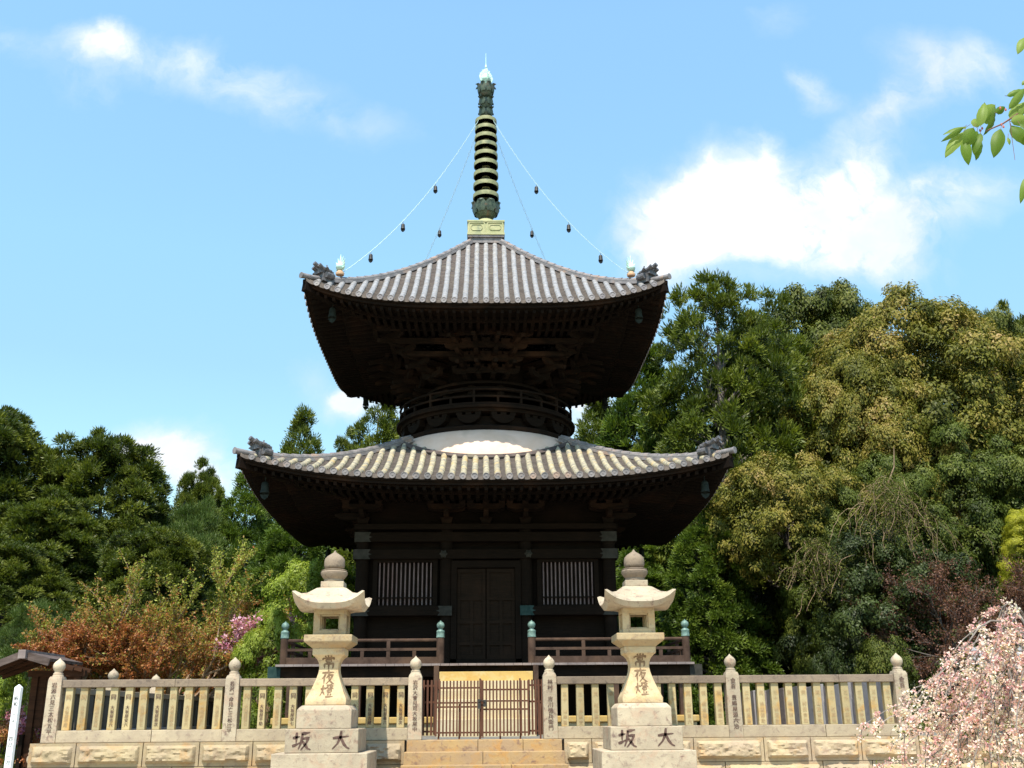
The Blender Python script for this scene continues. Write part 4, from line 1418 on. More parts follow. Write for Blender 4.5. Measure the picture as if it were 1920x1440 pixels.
def spire():
    def zz(py):
        return at(908, py, 27.0).z
    root = MB()
    zb0, zb1 = 14.50, 14.93
    root.box(-0.50, 0.50, -0.50, 0.50, zb0, zb1-0.05)
    root.box(-0.53, 0.53, -0.53, 0.53, zb1-0.05, zb1)
    root.box(-0.53, 0.53, -0.53, 0.53, zb0-0.02, zb0+0.04)
    for k in range(4):
        for s in (-1, 1):
            # raised frame and oval bead on each panel
            for (x0, x1, z0, z1) in ((0.03, 0.49, zb0+0.04, zb0+0.07), (0.03, 0.49, zb1-0.09, zb1-0.06), (0.03, 0.06, zb0+0.07, zb1-0.09), (0.46, 0.49, zb0+0.07, zb1-0.09)):
                vs = [rot4(k, (s*x, y, z)) for x in (x0, x1) for y in (-0.518, -0.49) for z in (z0, z1)]
                root.add(vs, [(0, 1, 3, 2), (4, 6, 7, 5), (0, 4, 5, 1), (2, 3, 7, 6), (0, 2, 6, 4), (1, 5, 7, 3)])
            pts = []
            for q in range(25):
                an = 2*math.pi*q/24
                cx = 0.26+0.09*(1 if math.cos(an) > 0 else -1)+0.07*math.cos(an)
                pts.append(rot4(k, (s*cx, -0.505, (zb0+zb1)/2-0.005+0.085*math.sin(an))))
            root.tube(pts, 0.013, 5, cap=False)
    base = P(root, 'spire_base', 'copper_gold')
    mb = MB()
    mb.box(-0.46, 0.46, -0.46, 0.46, 14.1, 14.478)
    mb.box(-0.51, 0.51, -0.51, 0.51, 14.42, 14.476)
    mb.box(-0.54, 0.54, -0.54, 0.54, 14.22, 14.27)
    P(mb, 'spire_kerb', 'tile_ridge')
    for k in range(4):
        pass
    mb = MB()
    z1, z2 = zz(428), zz(412)
    mb.lathe([(0.36, 14.93), (0.355, 14.98), (0.33, 15.04), (0.28, 15.10), (0.21, 15.15), (0.13, 15.18)], n=32)
    P(mb, 'inverted_bowl', 'copper_gold', smooth=60)
    mb = MB()
    mb.lathe([(0.13, 15.17), (0.135, 15.22), (0.16, 15.27), (0.15, 15.30)], n=24)
    mb.lathe([(0.085, 15.2), (0.075, 18.0), (0.05, 19.7), (0.02, 20.0)], n=14)
    P(mb, 'spire_pole', 'copper_dark', smooth=50)

    def lotus(name, zc, R, H, n, curl, cup, mat='copper_dark'):
        mb = MB()
        mb.lathe([(0.09, zc-H*0.5), (R*0.55, zc-H*0.42), (R*0.80, zc-H*0.15), (R*0.84, zc), (R*0.80, zc+0.005), (R*0.5, zc-H*0.35), (0.09, zc-H*0.40)], n=24)
        for i in range(n):
            an = 2*math.pi*(i+0.5)/n
            u = Vector((math.cos(an), math.sin(an), 0))
            v = Vector((-u.y, u.x, 0))
            w = R*math.sin(math.pi/n)*1.25
            rows = [(R*0.80, -0.22*H, 0.6), (R*0.90, 0.02*H, 1.0), (R*0.92, 0.28*H, 0.95), (R*1.02, 0.45*H, 0.6), (R*(1.02+curl), 0.42*H, 0.3), (R*(1.04+curl), 0.34*H, 0.05)]
            vs = []
            for r, z, ww in rows:
                for s in (-1, 0, 1):
                    vs.append(u*(r+(0.03 if s == 0 else 0))+v*s*w*ww*0.8+Vector((0, 0, zc+z)))
            m = len(rows)
            fs = [(j*3+q, j*3+q+1, j*3+q+4, j*3+q+3) for j in range(m-1) for q in range(2)]
            # thickness
            b = len(vs)
            vs += [p-u*0.02 for p in vs]
            fs2 = fs+[tuple(b+x for x in f[::-1]) for f in fs]
            mb.add(vs, fs2)
        return P(mb, name, mat, smooth=50)
    lotus('lotus_cup', zz(398)+0.02, 0.40, 0.50, 8, 0.04, 1)
    ys = [367.5, 347, 327, 307.5, 290.5, 273.5, 257.5, 241.5, 226.5]
    for i, y in enumerate(ys):
        R = 0.375-0.055*i/8
        z = zz(y+3)
        mb = MB()
        h = 0.125-0.02*i/8
        mb.lathe([(R*0.93, z-h/2), (R, z-h/2-0.004), (R*1.01, z), (R, z+h/2), (R*0.93, z+h/2), (R*0.93, z-h/2)], n=36)
        mb.lathe([(0.075, z-h*0.6), (0.125, z-h*0.55), (0.125, z+h*0.5), (0.075, z+h*0.6)], n=16)
        for q in range(8):
            an = 2*math.pi*(q+0.5)/8
            u = Vector((math.cos(an), math.sin(an), 0))
            mb.beam(u*0.11+Vector((0, 0, z)), u*R*0.95+Vector((0, 0, z)), 0.03, 0.05)
        P(mb, 'spire_ring', 'copper_ring', smooth=40)
        mb = MB()
        mb.lathe([(R*0.90, z-h*0.2), (R*0.60, z-h*0.2-0.02), (0.12, z-h*0.2-0.02), (0.12, z-h*0.2), (R*0.60, z-h*0.2), (R*0.90, z-h*0.2+0.012)], n=24)
    lotus('lotus_tier', zz(214), 0.19, 0.30, 4, 0.55, 1)
    lotus('lotus_tier', zz(195), 0.19, 0.30, 4, 0.55, 1)
    lotus('lotus_tier', zz(171), 0.26, 0.42, 8, 0.14, 1)
    # flaming jewel on top: round jewel and crossed plates of flame
    zj = zz(152)
    mb = MB()
    mb.lathe([(0.05, zj-0.16), (0.09, zj-0.12), (0.08, zj-0.05), (0.13, zj+0.0), (0.15, zj+0.07), (0.13, zj+0.15), (0.06, zj+0.24), (0.01, zj+0.30)], n=18)
    P(mb, 'top_jewel', 'copper_mint', smooth=60)
    mb = MB()
    for an0 in (math.radians(20), math.radians(110)):
        u = Vector((math.cos(an0), math.sin(an0), 0))
        out = []
        for q in range(17):
            t = math.pi*(-0.28+1.56*q/16)
            r = 0.215+0.012*(q % 2)
            out.append((math.cos(t)*r*(0.98), math.sin(t)*r+0.05+0.10*max(0, math.sin(t))**6))
        nrm = u.cross(Vector((0, 0, 1)))
        for q in range(16):
            a0, a1 = out[q], out[q+1]
            i0, i1 = (a0[0]*0.60, a0[1]*0.60+0.02), (a1[0]*0.60, a1[1]*0.60+0.02)
            vs = [u*x+Vector((0, 0, zj+0.06+z))+nrm*s*0.012 for s in (-1, 1) for x, z in (a0, a1, i1, i0)]
            mb.add(vs, [(0, 1, 2, 3), (7, 6, 5, 4), (0, 4, 5, 1), (1, 5, 6, 2), (2, 6, 7, 3), (3, 7, 4, 0)])
        for q in range(0, 17, 2):
            a0 = out[q]
            mb.tube([u*a0[0]*0.45+Vector((0, 0, zj+0.06+a0[1]*0.45)), u*a0[0]*0.8+Vector((0, 0, zj+0.09+a0[1]*0.8)), u*a0[0]*1.0+Vector((0, 0, zj+0.12+a0[1]*1.0))], [0.02, 0.022, 0.01], 6)
    P(mb, 'flame_plates', 'copper_mint', smooth=40)
    mb = MB()
    mb.tube([(0, 0, zj+0.25), (0, 0, 20.83)], [0.018, 0.006], 6)
    mb.lathe([(0.01, 20.28), (0.03, 20.32), (0.03, 20.38), (0.01, 20.42)], n=10)
    P(mb, 'lightning_rod', 'copper_mint')


spire()


def body():
    # stone podium
    mb = MB()
    mb.box(-4.40, 4.40, -4.40, 4.40, Z0-0.1, 1.42)
    P(mb, 'podium', 'granite_gold', bevel=0.02)
    mb = MB()
    mb.box(-4.45, 4.45, -4.45, 4.45, 1.42, 1.55)
    P(mb, 'podium_kerb', 'gold_step', bevel=0.02)
    # wall core
    w = 2.86
    mb = MB()
    mb.box(-w+0.10, w-0.10, -w+0.10, w-0.10, 1.55, 6.75)
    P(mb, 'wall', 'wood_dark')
    posts = [-w, -0.92, 0.92, w]
    mb_done = set()
    for k in range(4):
        for x in posts:
            p = rot4(k, (x, -w, 0))
            key = (round(p[0], 2), round(p[1], 2))
            if key in mb_done:
                continue
            mb_done.add(key)
            mb = MB()
            mb.lathe([(0.15, 1.55), (0.15, 5.85)], (p[0], p[1], 0), 20)
            P(mb, 'column', 'wood_dark', smooth=40)
    for k in range(4):
        # horizontal tie beams proud of the posts
        for (z0, z1, pr) in ((2.75, 2.95, 0.10), (3.74, 3.94, 0.19), (5.02, 5.23, 0.19), (5.42, 5.63, 0.17), (5.70, 5.82, 0.22)):
            segs = [(-w-0.17, w+0.17)]
            if z1 < 4:
                segs = [(-w-0.17, -0.78), (0.78, w+0.17)] if k == 0 else segs
            for a, b in segs:
                mb = MB()
                vs = [rot4(k, (x, y, z)) for x in (a+(0.02 if k % 2 else 0), b-(0.02 if k % 2 else 0)) for y in (-w-pr+(0.002*k), -w) for z in (z0+0.002*k, z1-0.002*k)]
                mb.add(vs, [(0, 1, 3, 2), (4, 6, 7, 5), (0, 4, 5, 1), (2, 3, 7, 6), (0, 2, 6, 4), (1, 5, 7, 3)])
                P(mb, 'tie_beam', 'wood_dark')
            # metal end plates
            if z0 > 3 and z0 < 5.5:
                ends = [(-w-0.175, -w+0.20), (w-0.20, w+0.175)]
                if z0 < 4 and k == 0:
                    ends += [(-1.10, -0.775), (0.775, 1.10)]
                for a, b in ends:
                    left = (a+b) < 0
                    inner = left if (z0 > 4 or abs(a+b) > 3) else not left
                    mb = MB()
                    n = 0.045 if inner else -0.045
                    zc = (z0+z1)/2
                    x_out, x_in = (a, b) if inner == left or abs(a+b) > 3 and left else (b, a)
                    if abs(a+b) > 3:
                        x_out, x_in = (a, b) if left else (b, a)
                    else:
                        x_out, x_in = (b, a) if left else (a, b)
                    sg = 1 if x_in > x_out else -1
                    prof = [(x_out, z0-0.008), (x_in, z0-0.008), (x_in-sg*0.05, zc-0.03), (x_in+sg*0.03, zc), (x_in-sg*0.05, zc+0.03), (x_in, z1+0.008), (x_out, z1+0.008)]
                    y0 = -w-pr-0.014
                    vs = [rot4(k, (x, y, z)) for y in (y0, y0+0.03) for x, z in prof]
                    m = len(prof)
                    mb.add(vs, [tuple(range(m)), tuple(range(m, 2*m))[::-1]]+[(q, m+q, m+(q+1) % m, (q+1) % m) for q in range(m)])
                    P(mb, 'beam_plate', 'plate_teal' if (z0 < 4 and abs(a+b) < 3 and not left) else 'plate')
        # bays: windows left and right of the middle
        for s in (-1, 1):
            if k == 0 or True:
                x0, x1 = (-2.50, -1.22) if s < 0 else (1.28, 2.50)
                z0, z1 = 3.98, 4.95
                mb = MB()
                for (a, b, c, d) in ((x0-0.10, x1+0.10, z1, z1+0.07), (x0-0.10, x1+0.10, z0-0.04, z0-0.001), (x0-0.10, x0, z0, z1), (x1, x1+0.10, z0, z1)):
                    vs = [rot4(k, (x, y, z)) for x in (a, b) for y in (-w-0.08, -w+0.02) for z in (c, d)]
                    mb.add(vs, [(0, 1, 3, 2), (4, 6, 7, 5), (0, 4, 5, 1), (2, 3, 7, 6), (0, 2, 6, 4), (1, 5, 7, 3)])
                win = P(mb, 'lattice_window', 'wood_dark')
                n = 13
                mb = MB()
                for q in range(n):
                    x = x0+(x1-x0)*(q+0.5)/n
                    # bars set on the diagonal, with a sharp edge outwards
                    r = 0.016
                    vs = [rot4(k, (x+dx2, -w-0.02+dy2, z)) for z in (z0, z1) for dx2, dy2 in ((0, -r*1.0), (r, 0), (0, r), (-r, 0))]
                    mb.add(vs, [(0, 1, 5, 4), (1, 2, 6, 5), (2, 3, 7, 6), (3, 0, 4, 7), (3, 2, 1, 0), (4, 5, 6, 7)])
                bars = mb.build('lattice_bars', 'wood_lattice', win)
                mb = MB()
                vs = [rot4(k, (x, y, z)) for x in (x0, x1) for y in (-w-0.075, -w-0.055) for z in (z0+0.15, z0+0.18)]
                mb.add(vs, [(0, 1, 3, 2), (4, 6, 7, 5), (0, 4, 5, 1), (2, 3, 7, 6), (0, 2, 6, 4), (1, 5, 7, 3)])
                mb.build('cross_bar', 'wood_dark', win)
        # doors in the middle bay
        door = None
        for s in (-1, 1):
            mb = MB()
            a, b = (0.012, 0.66) if s > 0 else (-0.66, -0.012)
            zb, zt = 2.78, 4.80
            vs = [rot4(k, (x, y, z)) for x in (a, b) for y in (-w-0.03, -w+0.02) for z in (zb, zt)]
            mb.add(vs, [(0, 1, 3, 2), (4, 6, 7, 5), (0, 4, 5, 1), (2, 3, 7, 6), (0, 2, 6, 4), (1, 5, 7, 3)])
            leaf_ = P(mb, 'door_leaf', 'wood_door')
            mb = MB()
            rails = [zb, zb+0.30, zb+0.78, zb+1.30, zt-0.09]
            for z in rails:
                vs = [rot4(k, (x, y, zz_)) for x in (a, b) for y in (-w-0.065, -w-0.031) for zz_ in (z, z+0.09)]
                mb.add(vs, [(0, 1, 3, 2), (4, 6, 7, 5), (0, 4, 5, 1), (2, 3, 7, 6), (0, 2, 6, 4), (1, 5, 7, 3)])
            for x in (a, b-0.07, (a+b)/2-0.03):
                top = zt if x != (a+b)/2-0.03 else zb+1.30
                vs = [rot4(k, (xx, y, zz_)) for xx in (x, x+0.07) for y in (-w-0.062, -w-0.031) for zz_ in (zb+0.001, top-0.001)]
                mb.add(vs, [(0, 1, 3, 2), (4, 6, 7, 5), (0, 4, 5, 1), (2, 3, 7, 6), (0, 2, 6, 4), (1, 5, 7, 3)])
            mb.build('door_rails', 'wood_door', leaf_)
        mb = MB()
        for (a, b, c, d) in ((-0.80, -0.67, 2.65, 4.82), (0.67, 0.80, 2.65, 4.82), (-0.80, 0.80, 4.82, 4.98), (-0.80, 0.80, 2.60, 2.78)):
            vs = [rot4(k, (x, y, z)) for x in (a, b) for y in (-w-0.12, -w) for z in (c, d)]
            mb.add(vs, [(0, 1, 3, 2), (4, 6, 7, 5), (0, 4, 5, 1), (2, 3, 7, 6), (0, 2, 6, 4), (1, 5, 7, 3)])
        P(mb, 'door_frame', 'wood_dark')
        # star bosses
        for x in (-0.98, 0.98):
            mb = MB()
            y0 = -w-0.20
            pts = []
            for q in range(12):
                an = 2*math.pi*q/12
                r = 0.10 if q % 2 == 0 else 0.07
                pts.append((x+math.cos(an)*r, y0, 5.125+math.sin(an)*r))
            vs = [rot4(k, p) for p in pts]+[rot4(k, (x, y0-0.05, 5.125))]
            mb.add(vs, [(q, (q+1) % 12, 12) for q in range(12)])
            P(mb, 'star_boss', 'plate')
        # bracket sets above the lower wall
        for x in (-w, -0.92, 0.0, 0.92, w):
            mb = MB()
            z = 5.85
            mb.beam(rot4(k, (x, -w+0.1, z+0.18)), rot4(k, (x, -w-0.50, z+0.18)), 0.12, 0.15)
            mb.beam(rot4(k, (x, -w-0.50, z+0.18)), rot4(k, (x, -w-0.68, z+0.22)), 0.12, 0.14, w2=0.10, h2=0.05)
            for yy, z2, ww in ((-w-0.02, z+0.02, 0.0), (-w-0.02, z+0.27, 0.46), (-w-0.40, z+0.27, 0.46)):
                if ww:
                    vs = []
                    prof = [(-ww, 0.13), (-ww*0.9, 0.04), (-ww*0.5, 0), (ww*0.5, 0), (ww*0.9, 0.04), (ww, 0.13)]
                    vs = [rot4(k, (x+a, yy+s_, z2+b)) for s_ in (-0.06, 0.06) for a, b in prof]
                    mb.add(vs, [tuple(range(6)), tuple(range(6, 12))[::-1]]+[(q, 6+q, 6+(q+1) % 6, (q+1) % 6) for q in range(6)])
                    for s_ in (-ww*0.8, 0, ww*0.8):
                        mb.beam(rot4(k, (x+s_, yy, z2+0.13)), rot4(k, (x+s_, yy, z2+0.22)), 0.12, 0.12, up=(0, 1, 0), w2=0.17, h2=0.17)
                else:
                    mb.beam(rot4(k, (x, yy, z2-0.03)), rot4(k, (x, yy, z2+0.12)), 0.20, 0.20, up=(0, 1, 0), w2=0.30, h2=0.30)
            P(mb, 'bracket_set', 'wood_bracket')
        mb = MB()
        mb.beam(rot4(k, (-w-0.5, -w-0.40, 6.42)), rot4(k, (w+0.5, -w-0.40, 6.42)), 0.13, 0.14)
        P(mb, 'eave_purlin', 'wood_bracket')

    # veranda
    vz = 2.62
    mb = MB()
    for k in range(4):
        # floor boards laid crosswise
        n = 46
        for q in range(n):
            x0 = -4.42+8.84*q/n
            x1 = x0+8.84/n-0.006
            y_in = max(2.86, 0)
            xm = (x0+x1)/2
            if k % 2 == 0:
                vs = [rot4(k, (x, y, z)) for x in (x0, x1) for y in (-4.42-0.008*(q % 3), -2.80) for z in (vz-0.045, vz)]
            else:
                if abs(xm) > 2.82:
                    continue
                vs = [rot4(k, (x, y, z)) for x in (x0, x1) for y in (-4.42-0.008*(q % 3), -2.80) for z in (vz-0.045, vz)]
            mb.add(vs, [(0, 1, 3, 2), (4, 6, 7, 5), (0, 4, 5, 1), (2, 3, 7, 6), (0, 2, 6, 4), (1, 5, 7, 3)])
    P(mb, 'veranda_floor', 'wood_grey')
    for k in range(4):
        mb = MB()
        off = 0.0 if k % 2 == 0 else 0.19
        o2 = 0.26 if k % 2 == 0 else -0.10
        vs = [rot4(k, (x, y, z)) for x in (-4.32-o2, 4.32+o2) for y in (-4.30, -4.14) for z in (vz-0.26-0.0*k, vz-0.048)]
        mb.add(vs, [(0, 1, 3, 2), (4, 6, 7, 5), (0, 4, 5, 1), (2, 3, 7, 6), (0, 2, 6, 4), (1, 5, 7, 3)])
        bm = P(mb, 'veranda_beam', 'wood_bracket')
        if k % 2 == 0:
            for s in (-1, 1):
                mb = MB()
                vs = [rot4(k, (s*x, y, z)) for x in (4.33, 4.595) for y in (-4.312, -4.128) for z in (vz-0.268, vz-0.04)]
                mb.add(vs, [(0, 1, 3, 2), (4, 6, 7, 5), (0, 4, 5, 1), (2, 3, 7, 6), (0, 2, 6, 4), (1, 5, 7, 3)])
                mb.build('end_cap', 'plate_teal' if s < 0 else 'plate', bm)
        # floor posts
        for x in (-4.1, -2.72, -1.0, 1.0, 2.72):
            mb = MB()
            c = rot4(k, (x, -4.2, 0))
            mb.box(c[0]-0.085, c[0]+0.085, c[1]-0.085, c[1]+0.085, 1.55, vz-0.26)
            P(mb, 'veranda_post', 'wood_rail')

    # railing on four sides, open in the middle of the front
    def rail_post(x, y):
        mb = MB()
        mb.lathe([(0.083, vz), (0.083, vz+0.56)], (x, y, 0), 16)
        po = P(mb, 'railing_post', 'wood_rail', smooth=50)
        mb = MB()
        zc = vz+0.54
        mb.lathe([(0.090, zc), (0.090, zc+0.02), (0.087, zc+0.025), (0.087, zc+0.11), (0.091, zc+0.12), (0.080, zc+0.145), (0.050, zc+0.165), (0.045, zc+0.185), (0.070, zc+0.205), (0.083, zc+0.24), (0.080, zc+0.28), (0.055, zc+0.315), (0.020, zc+0.335), (0.004, zc+0.355)], (x, y, 0), 18)
        mb.build('onion_cap', 'copper' if random.random() < 0.7 else 'copper_dark', po, smooth=50)
    R = 4.28
    for k in range(4):
        rail_post(*rot4(k, (-R, -R, 0))[:2])
    rail_post(-0.975, -R)
    rail_post(0.975, -R)
    for k in range(4):
        spans = [(-R, -0.975), (0.975, R)] if k == 0 else [(-R, R)]
        for a, b in spans:
            mb = MB()
            pts = [rot4(k, (a+(b-a)*i/6, -R, vz+0.49)) for i in range(7)]
            mb.tube(pts, 0.036, 8)
            mb.beam(rot4(k, (a, -R, vz+0.30)), rot4(k, (b, -R, vz+0.30)), 0.07, 0.055)
            mb.beam(rot4(k, (a, -R, vz+0.07)), rot4(k, (b, -R, vz+0.07)), 0.11, 0.14)
            n = max(2, int(round((b-a)/1.05)))
            for i in range(1, n*2):
                x = a+(b-a)*i/(2*n)
                top = vz+0.47 if i % 2 == 0 else vz+0.28
                mb.beam(rot4(k, (x, -R, vz+0.12)), rot4(k, (x, -R, top)), 0.075, 0.06, up=(0, 1, 0))
            P(mb, 'railing', 'wood_rail')

    # golden stair up to the veranda
    z = 2.44
    y = -4.52
    mb = MB()
    zz_ = [2.44, 2.245, 2.06, 1.875, 1.69, 1.505, 1.32]
    for i in range(6):
        mb = MB()
        yy = -4.47-0.25*(i+1)
        mb.box(-0.97, 0.97, yy, yy+0.30, Z0-0.05 if i == 5 else zz_[i+1]-0.03, zz_[i])
        P(mb, 'stair_step', 'gold_step' if i < 1 else 'pale_step', bevel=0.008)
    for s in (-1, 1):
        mb = MB()
        mb.box(min(s*0.985, s*1.09), max(s*0.985, s*1.09), -4.62, -4.50, Z0, vz-0.05)
        P(mb, 'stair_post', 'wood_rail')
    # lightning conductor cable
    mb = MB()
    c = at(1267, 1010, 22.9)
    mb.tube([(c.x-PX, -4.0, 7.0), (c.x-PX, -4.0, 5.0), (c.x-PX+0.02, -4.0, 1.3)], 0.012, 5)


M['wood_lattice'] = wood_mat('lattice_timber', (0.15, 0.11, 0.105), (0.24, 0.18, 0.17), (6, 6, 2), patch=(0.14, 0.07, 0.06))
M['wood_door'] = wood_mat('door_timber', (0.013, 0.009, 0.006), (0.024, 0.015, 0.010), patch=(0.034, 0.019, 0.012))
body()


# ------------------------------------------------------------------ bells and chains
def bell_mesh():
    mb = MB()
    mb.lathe([(0.012, 0.0), (0.035, -0.005), (0.062, -0.03), (0.070, -0.06), (0.074, -0.16), (0.088, -0.22), (0.078, -0.225), (0.06, -0.18), (0.02, -0.06)], n=16)
    mb.tube([(0, 0, 0.0), (0, 0, 0.09)], 0.008, 5)
    return mb


def clapper_mesh():
    mb = MB()
    mb.tube([(0, 0, -0.10), (0, 0, -0.26)], 0.006, 5)
    prof = [(-0.085, -0.25), (0.085, -0.25), (0.055, -0.31), (0.0, -0.35), (-0.055, -0.31)]
    vs = [(x, y, z) for y in (-0.006, 0.006) for x, z in prof]
    mb.add(vs, [tuple(range(5)), tuple(range(5, 10))[::-1]]+[(q, 5+q, 5+(q+1) % 5, (q+1) % 5) for q in range(5)])
    return mb


def make_bell(loc, scale, label, group, mat='iron'):
    t = empty('wind_bell', loc, label=label, cat='bell', group=group)
    bell_mesh().build('bell_body', mat, t, smooth=50)
    clapper_mesh().build('clapper', mat, t)
    t.scale = (scale,)*3
    return t


def bells():
    where = ['the front right', 'the rear right', 'the rear left', 'the front left']
    for rf_, nm, mat in ((upp, 'upper', 'bell_bronze'), (low, 'lower', 'bell_bronze')):
        for k in range(4):
            x = rf_.a-(0.62 if rf_ is upp else 0.52)
            p = rot4(k, (x, -x, 0))
            z = rf_.z(rf_.a, 0)-0.50
            make_bell((PX+p[0], PY+p[1], z), 1.15, 'bronze wind bell hanging under %s corner of the %s roof' % (where[k], nm), 'wind bells under the eaves', mat)


bells()


def chains():
    names = ['front right', 'rear right', 'rear left', 'front left']
    for k in range(4):
        t = empty('bell_chain', (PX, PY, 18.4), label='pale chain sagging from the spire to the %s corner of the upper roof' % names[k], cat='chain', group='chains from the spire')
        A = Vector(rot4(k, (0.2, -0.2, 18.40)))
        t_ = 0.80
        x = upp.a-t_
        B = Vector(rot4(k, (x, -x, upp.z(x, t_)+0.28)))
        fr = k in (0, 3)
        pts = []
        n = 60
        for i in range(n+1):
            u = i/n
            p = A.lerp(B, u)
            p.z -= 4*u*(1-u)*(0.52 if fr else 0.50)
            pts.append(p)
        mb = MB()
        # links alternate in two planes
        for i in range(n):
            a, b = pts[i], pts[i+1]
            w = 0.022 if i % 2 else 0.010
            s = (b-a).cross(Vector((0, 0, 1))).normalized()*w
            if i % 2:
                mb.tube([a+s, b+s], 0.006, 4)
                mb.tube([a-s, b-s], 0.006, 4)
            else:
                mb.tube([a, b], 0.0085, 4)
        o = mb.build('chain', 'chain', t)
        o.location = (0, 0, -18.4)
        for j, u in enumerate((0.36, 0.60, 0.82)):
            p = A.lerp(B, u)
            p.z -= 4*u*(1-u)*(0.52 if fr else 0.50)
            pos = ('uppermost', 'middle', 'lowest')[j]
            make_bell((PX+p.x, PY+p.y, p.z-0.08), 0.70, 'small dark bell, %s of three on the %s chain of the spire' % (pos, names[k]), 'bells on the spire chains', 'iron')


chains()


# ------------------------------------------------------------------ foliage
def leaf_mesh(name, mat, C, U, Wv, L, Wd, tone, bend=0.0, parent=None):
    """diamond-shaped leaves: base C, length direction U, width direction Wv"""
    n = len(C)
    L = np.broadcast_to(np.asarray(L, float), (n,))[:, None]
    Wd = np.broadcast_to(np.asarray(Wd, float), (n,))[:, None]
    nrm = np.cross(U, Wv)
    v = np.empty((n, 4, 3))
    v[:, 0] = C
    v[:, 1] = C+U*L*0.45+Wv*Wd*0.5+nrm*Wd*0.15
    v[:, 2] = C+U*L-nrm*L*bend
    v[:, 3] = C+U*L*0.45-Wv*Wd*0.5+nrm*Wd*0.15
    me = bpy.data.meshes.new(name)
    me.vertices.add(n*4)
    me.vertices.foreach_set('co', v.reshape(-1).astype(np.float32))
    me.loops.add(n*4)
    me.loops.foreach_set('vertex_index', np.arange(n*4, dtype=np.int32))
    me.polygons.add(n)
    me.polygons.foreach_set('loop_start', np.arange(0, n*4, 4, dtype=np.int32))
    try:
        me.polygons.foreach_set('loop_total', np.full(n, 4, dtype=np.int32))
    except Exception:
        pass
    me.materials.append(M[mat])
    a = me.attributes.new('tone', 'FLOAT', 'POINT')
    a.data.foreach_set('value', np.repeat(np.clip(tone, 0, 1), 4).astype(np.float32))
    me.update(calc_edges=True)
    o = bpy.data.objects.new(name, me)
    COL.objects.link(o)
    if parent is not None:
        o.parent = parent
    return o


def unit(a):
    return a/np.maximum(1e-9, np.linalg.norm(a, axis=-1, keepdims=True))


def rdir(R_, n):
    return unit(R_.normal(size=(n, 3)))


def crown_points(R_, H, R, z0, shape, lumps, n, inner=0.35):
    """clump centres filling the outer shell of a crown; returns points and outward normals"""
    t = R_.random(n)
    if shape == 'cone':
        t = 1-np.sqrt(R_.random(n))*0.995
        prof = lambda t: np.clip((1-t)**0.72*(0.55+0.75*np.minimum(1, (t+0.10)*4)), 0, 1.2)*0.82
    elif shape == 'dome':
        t = R_.random(n)**0.8
        prof = lambda t: np.sqrt(np.clip(1-t**2.6, 0, 1))*(0.55+0.45*np.minimum(1, t*3.2))
    else:
        prof = lambda t: np.sqrt(np.clip(1-(2*t-0.86)**2/1.30, 0.0, 1))
    ang = R_.random(n)*2*np.pi
    # lumpy outline
    ph = R_.random((lumps, 3))*2*np.pi
    fr = R_.integers(2, 7, size=(lumps, 2))
    lump = np.zeros(n)
    for i in range(lumps):
        lump += np.sin(fr[i, 0]*ang+ph[i, 0]+1.7*np.sin(fr[i, 1]*t*4+ph[i, 1]))
    lump = lump/lumps**0.5
    r = prof(t)*R*(1+0.15*lump)
    depth = 1-inner*R_.random(n)**1.6
    r = r*depth
    P_ = np.stack([np.cos(ang)*r, np.sin(ang)*r, z0+t*(H-z0)*(1+0.03*lump)], 1)
    N_ = unit(np.stack([np.cos(ang), np.sin(ang), (t-0.35)*1.5+0.25], 1))
    return P_, N_, t, depth


def lobed_points(R_, H, R, z0, shape, nlobe, lr, per_lobe, nfill):
    """clump centres on the outer faces of many lobes, with looser clumps inside"""
    Pc, Nc, tc, dc = crown_points(R_, H, R*0.86, z0, shape, 7, nlobe, 0.22)
    r = lr*R_.uniform(0.55, 1.35, nlobe)*(1-0.35*tc)
    k = per_lobe
    N = np.repeat(Nc, k, 0)
    D = unit(rdir(R_, nlobe*k)+0.85*N+np.array([0, 0, 0.30]))
    rr = np.repeat(r, k)*R_.uniform(0.72, 1.08, nlobe*k)
    P1 = np.repeat(Pc, k, 0)+D*rr[:, None]*np.array([1.1, 1.1, 0.85])
    P2, N2, t2, d2 = crown_points(R_, H*0.95, R*0.84, z0, shape, 7, nfill, 0.75)
    lob = np.repeat(R_.normal(0, 1, nlobe), k)
    if shape != 'round':
        # the leader: close-set clumps up the stem so that the tip never floats
        nl = 120
        tt = R_.uniform(0.60, 1.0, nl)
        wr = R*0.75*(1.02-tt)/0.42
        an = R_.random(nl)*2*np.pi
        PL = np.stack([np.cos(an)*wr*0.8, np.sin(an)*wr*0.8, z0+tt*(H-z0)*0.99+0.15], 1)
        P1 = np.concatenate([P1, PL])
        D = np.concatenate([D, unit(np.stack([np.cos(an), np.sin(an), np.full(nl, 0.9)], 1))])
        tc = np.concatenate([np.repeat(tc, k), tt])
        lob = np.concatenate([lob, R_.normal(0, 1, nl)])
        k = 1
    return (np.concatenate([P1, P2]), np.concatenate([D, N2]), np.concatenate([np.repeat(tc, k), t2]),
            np.concatenate([lob, R_.normal(0, 1, nfill)-1.0]))


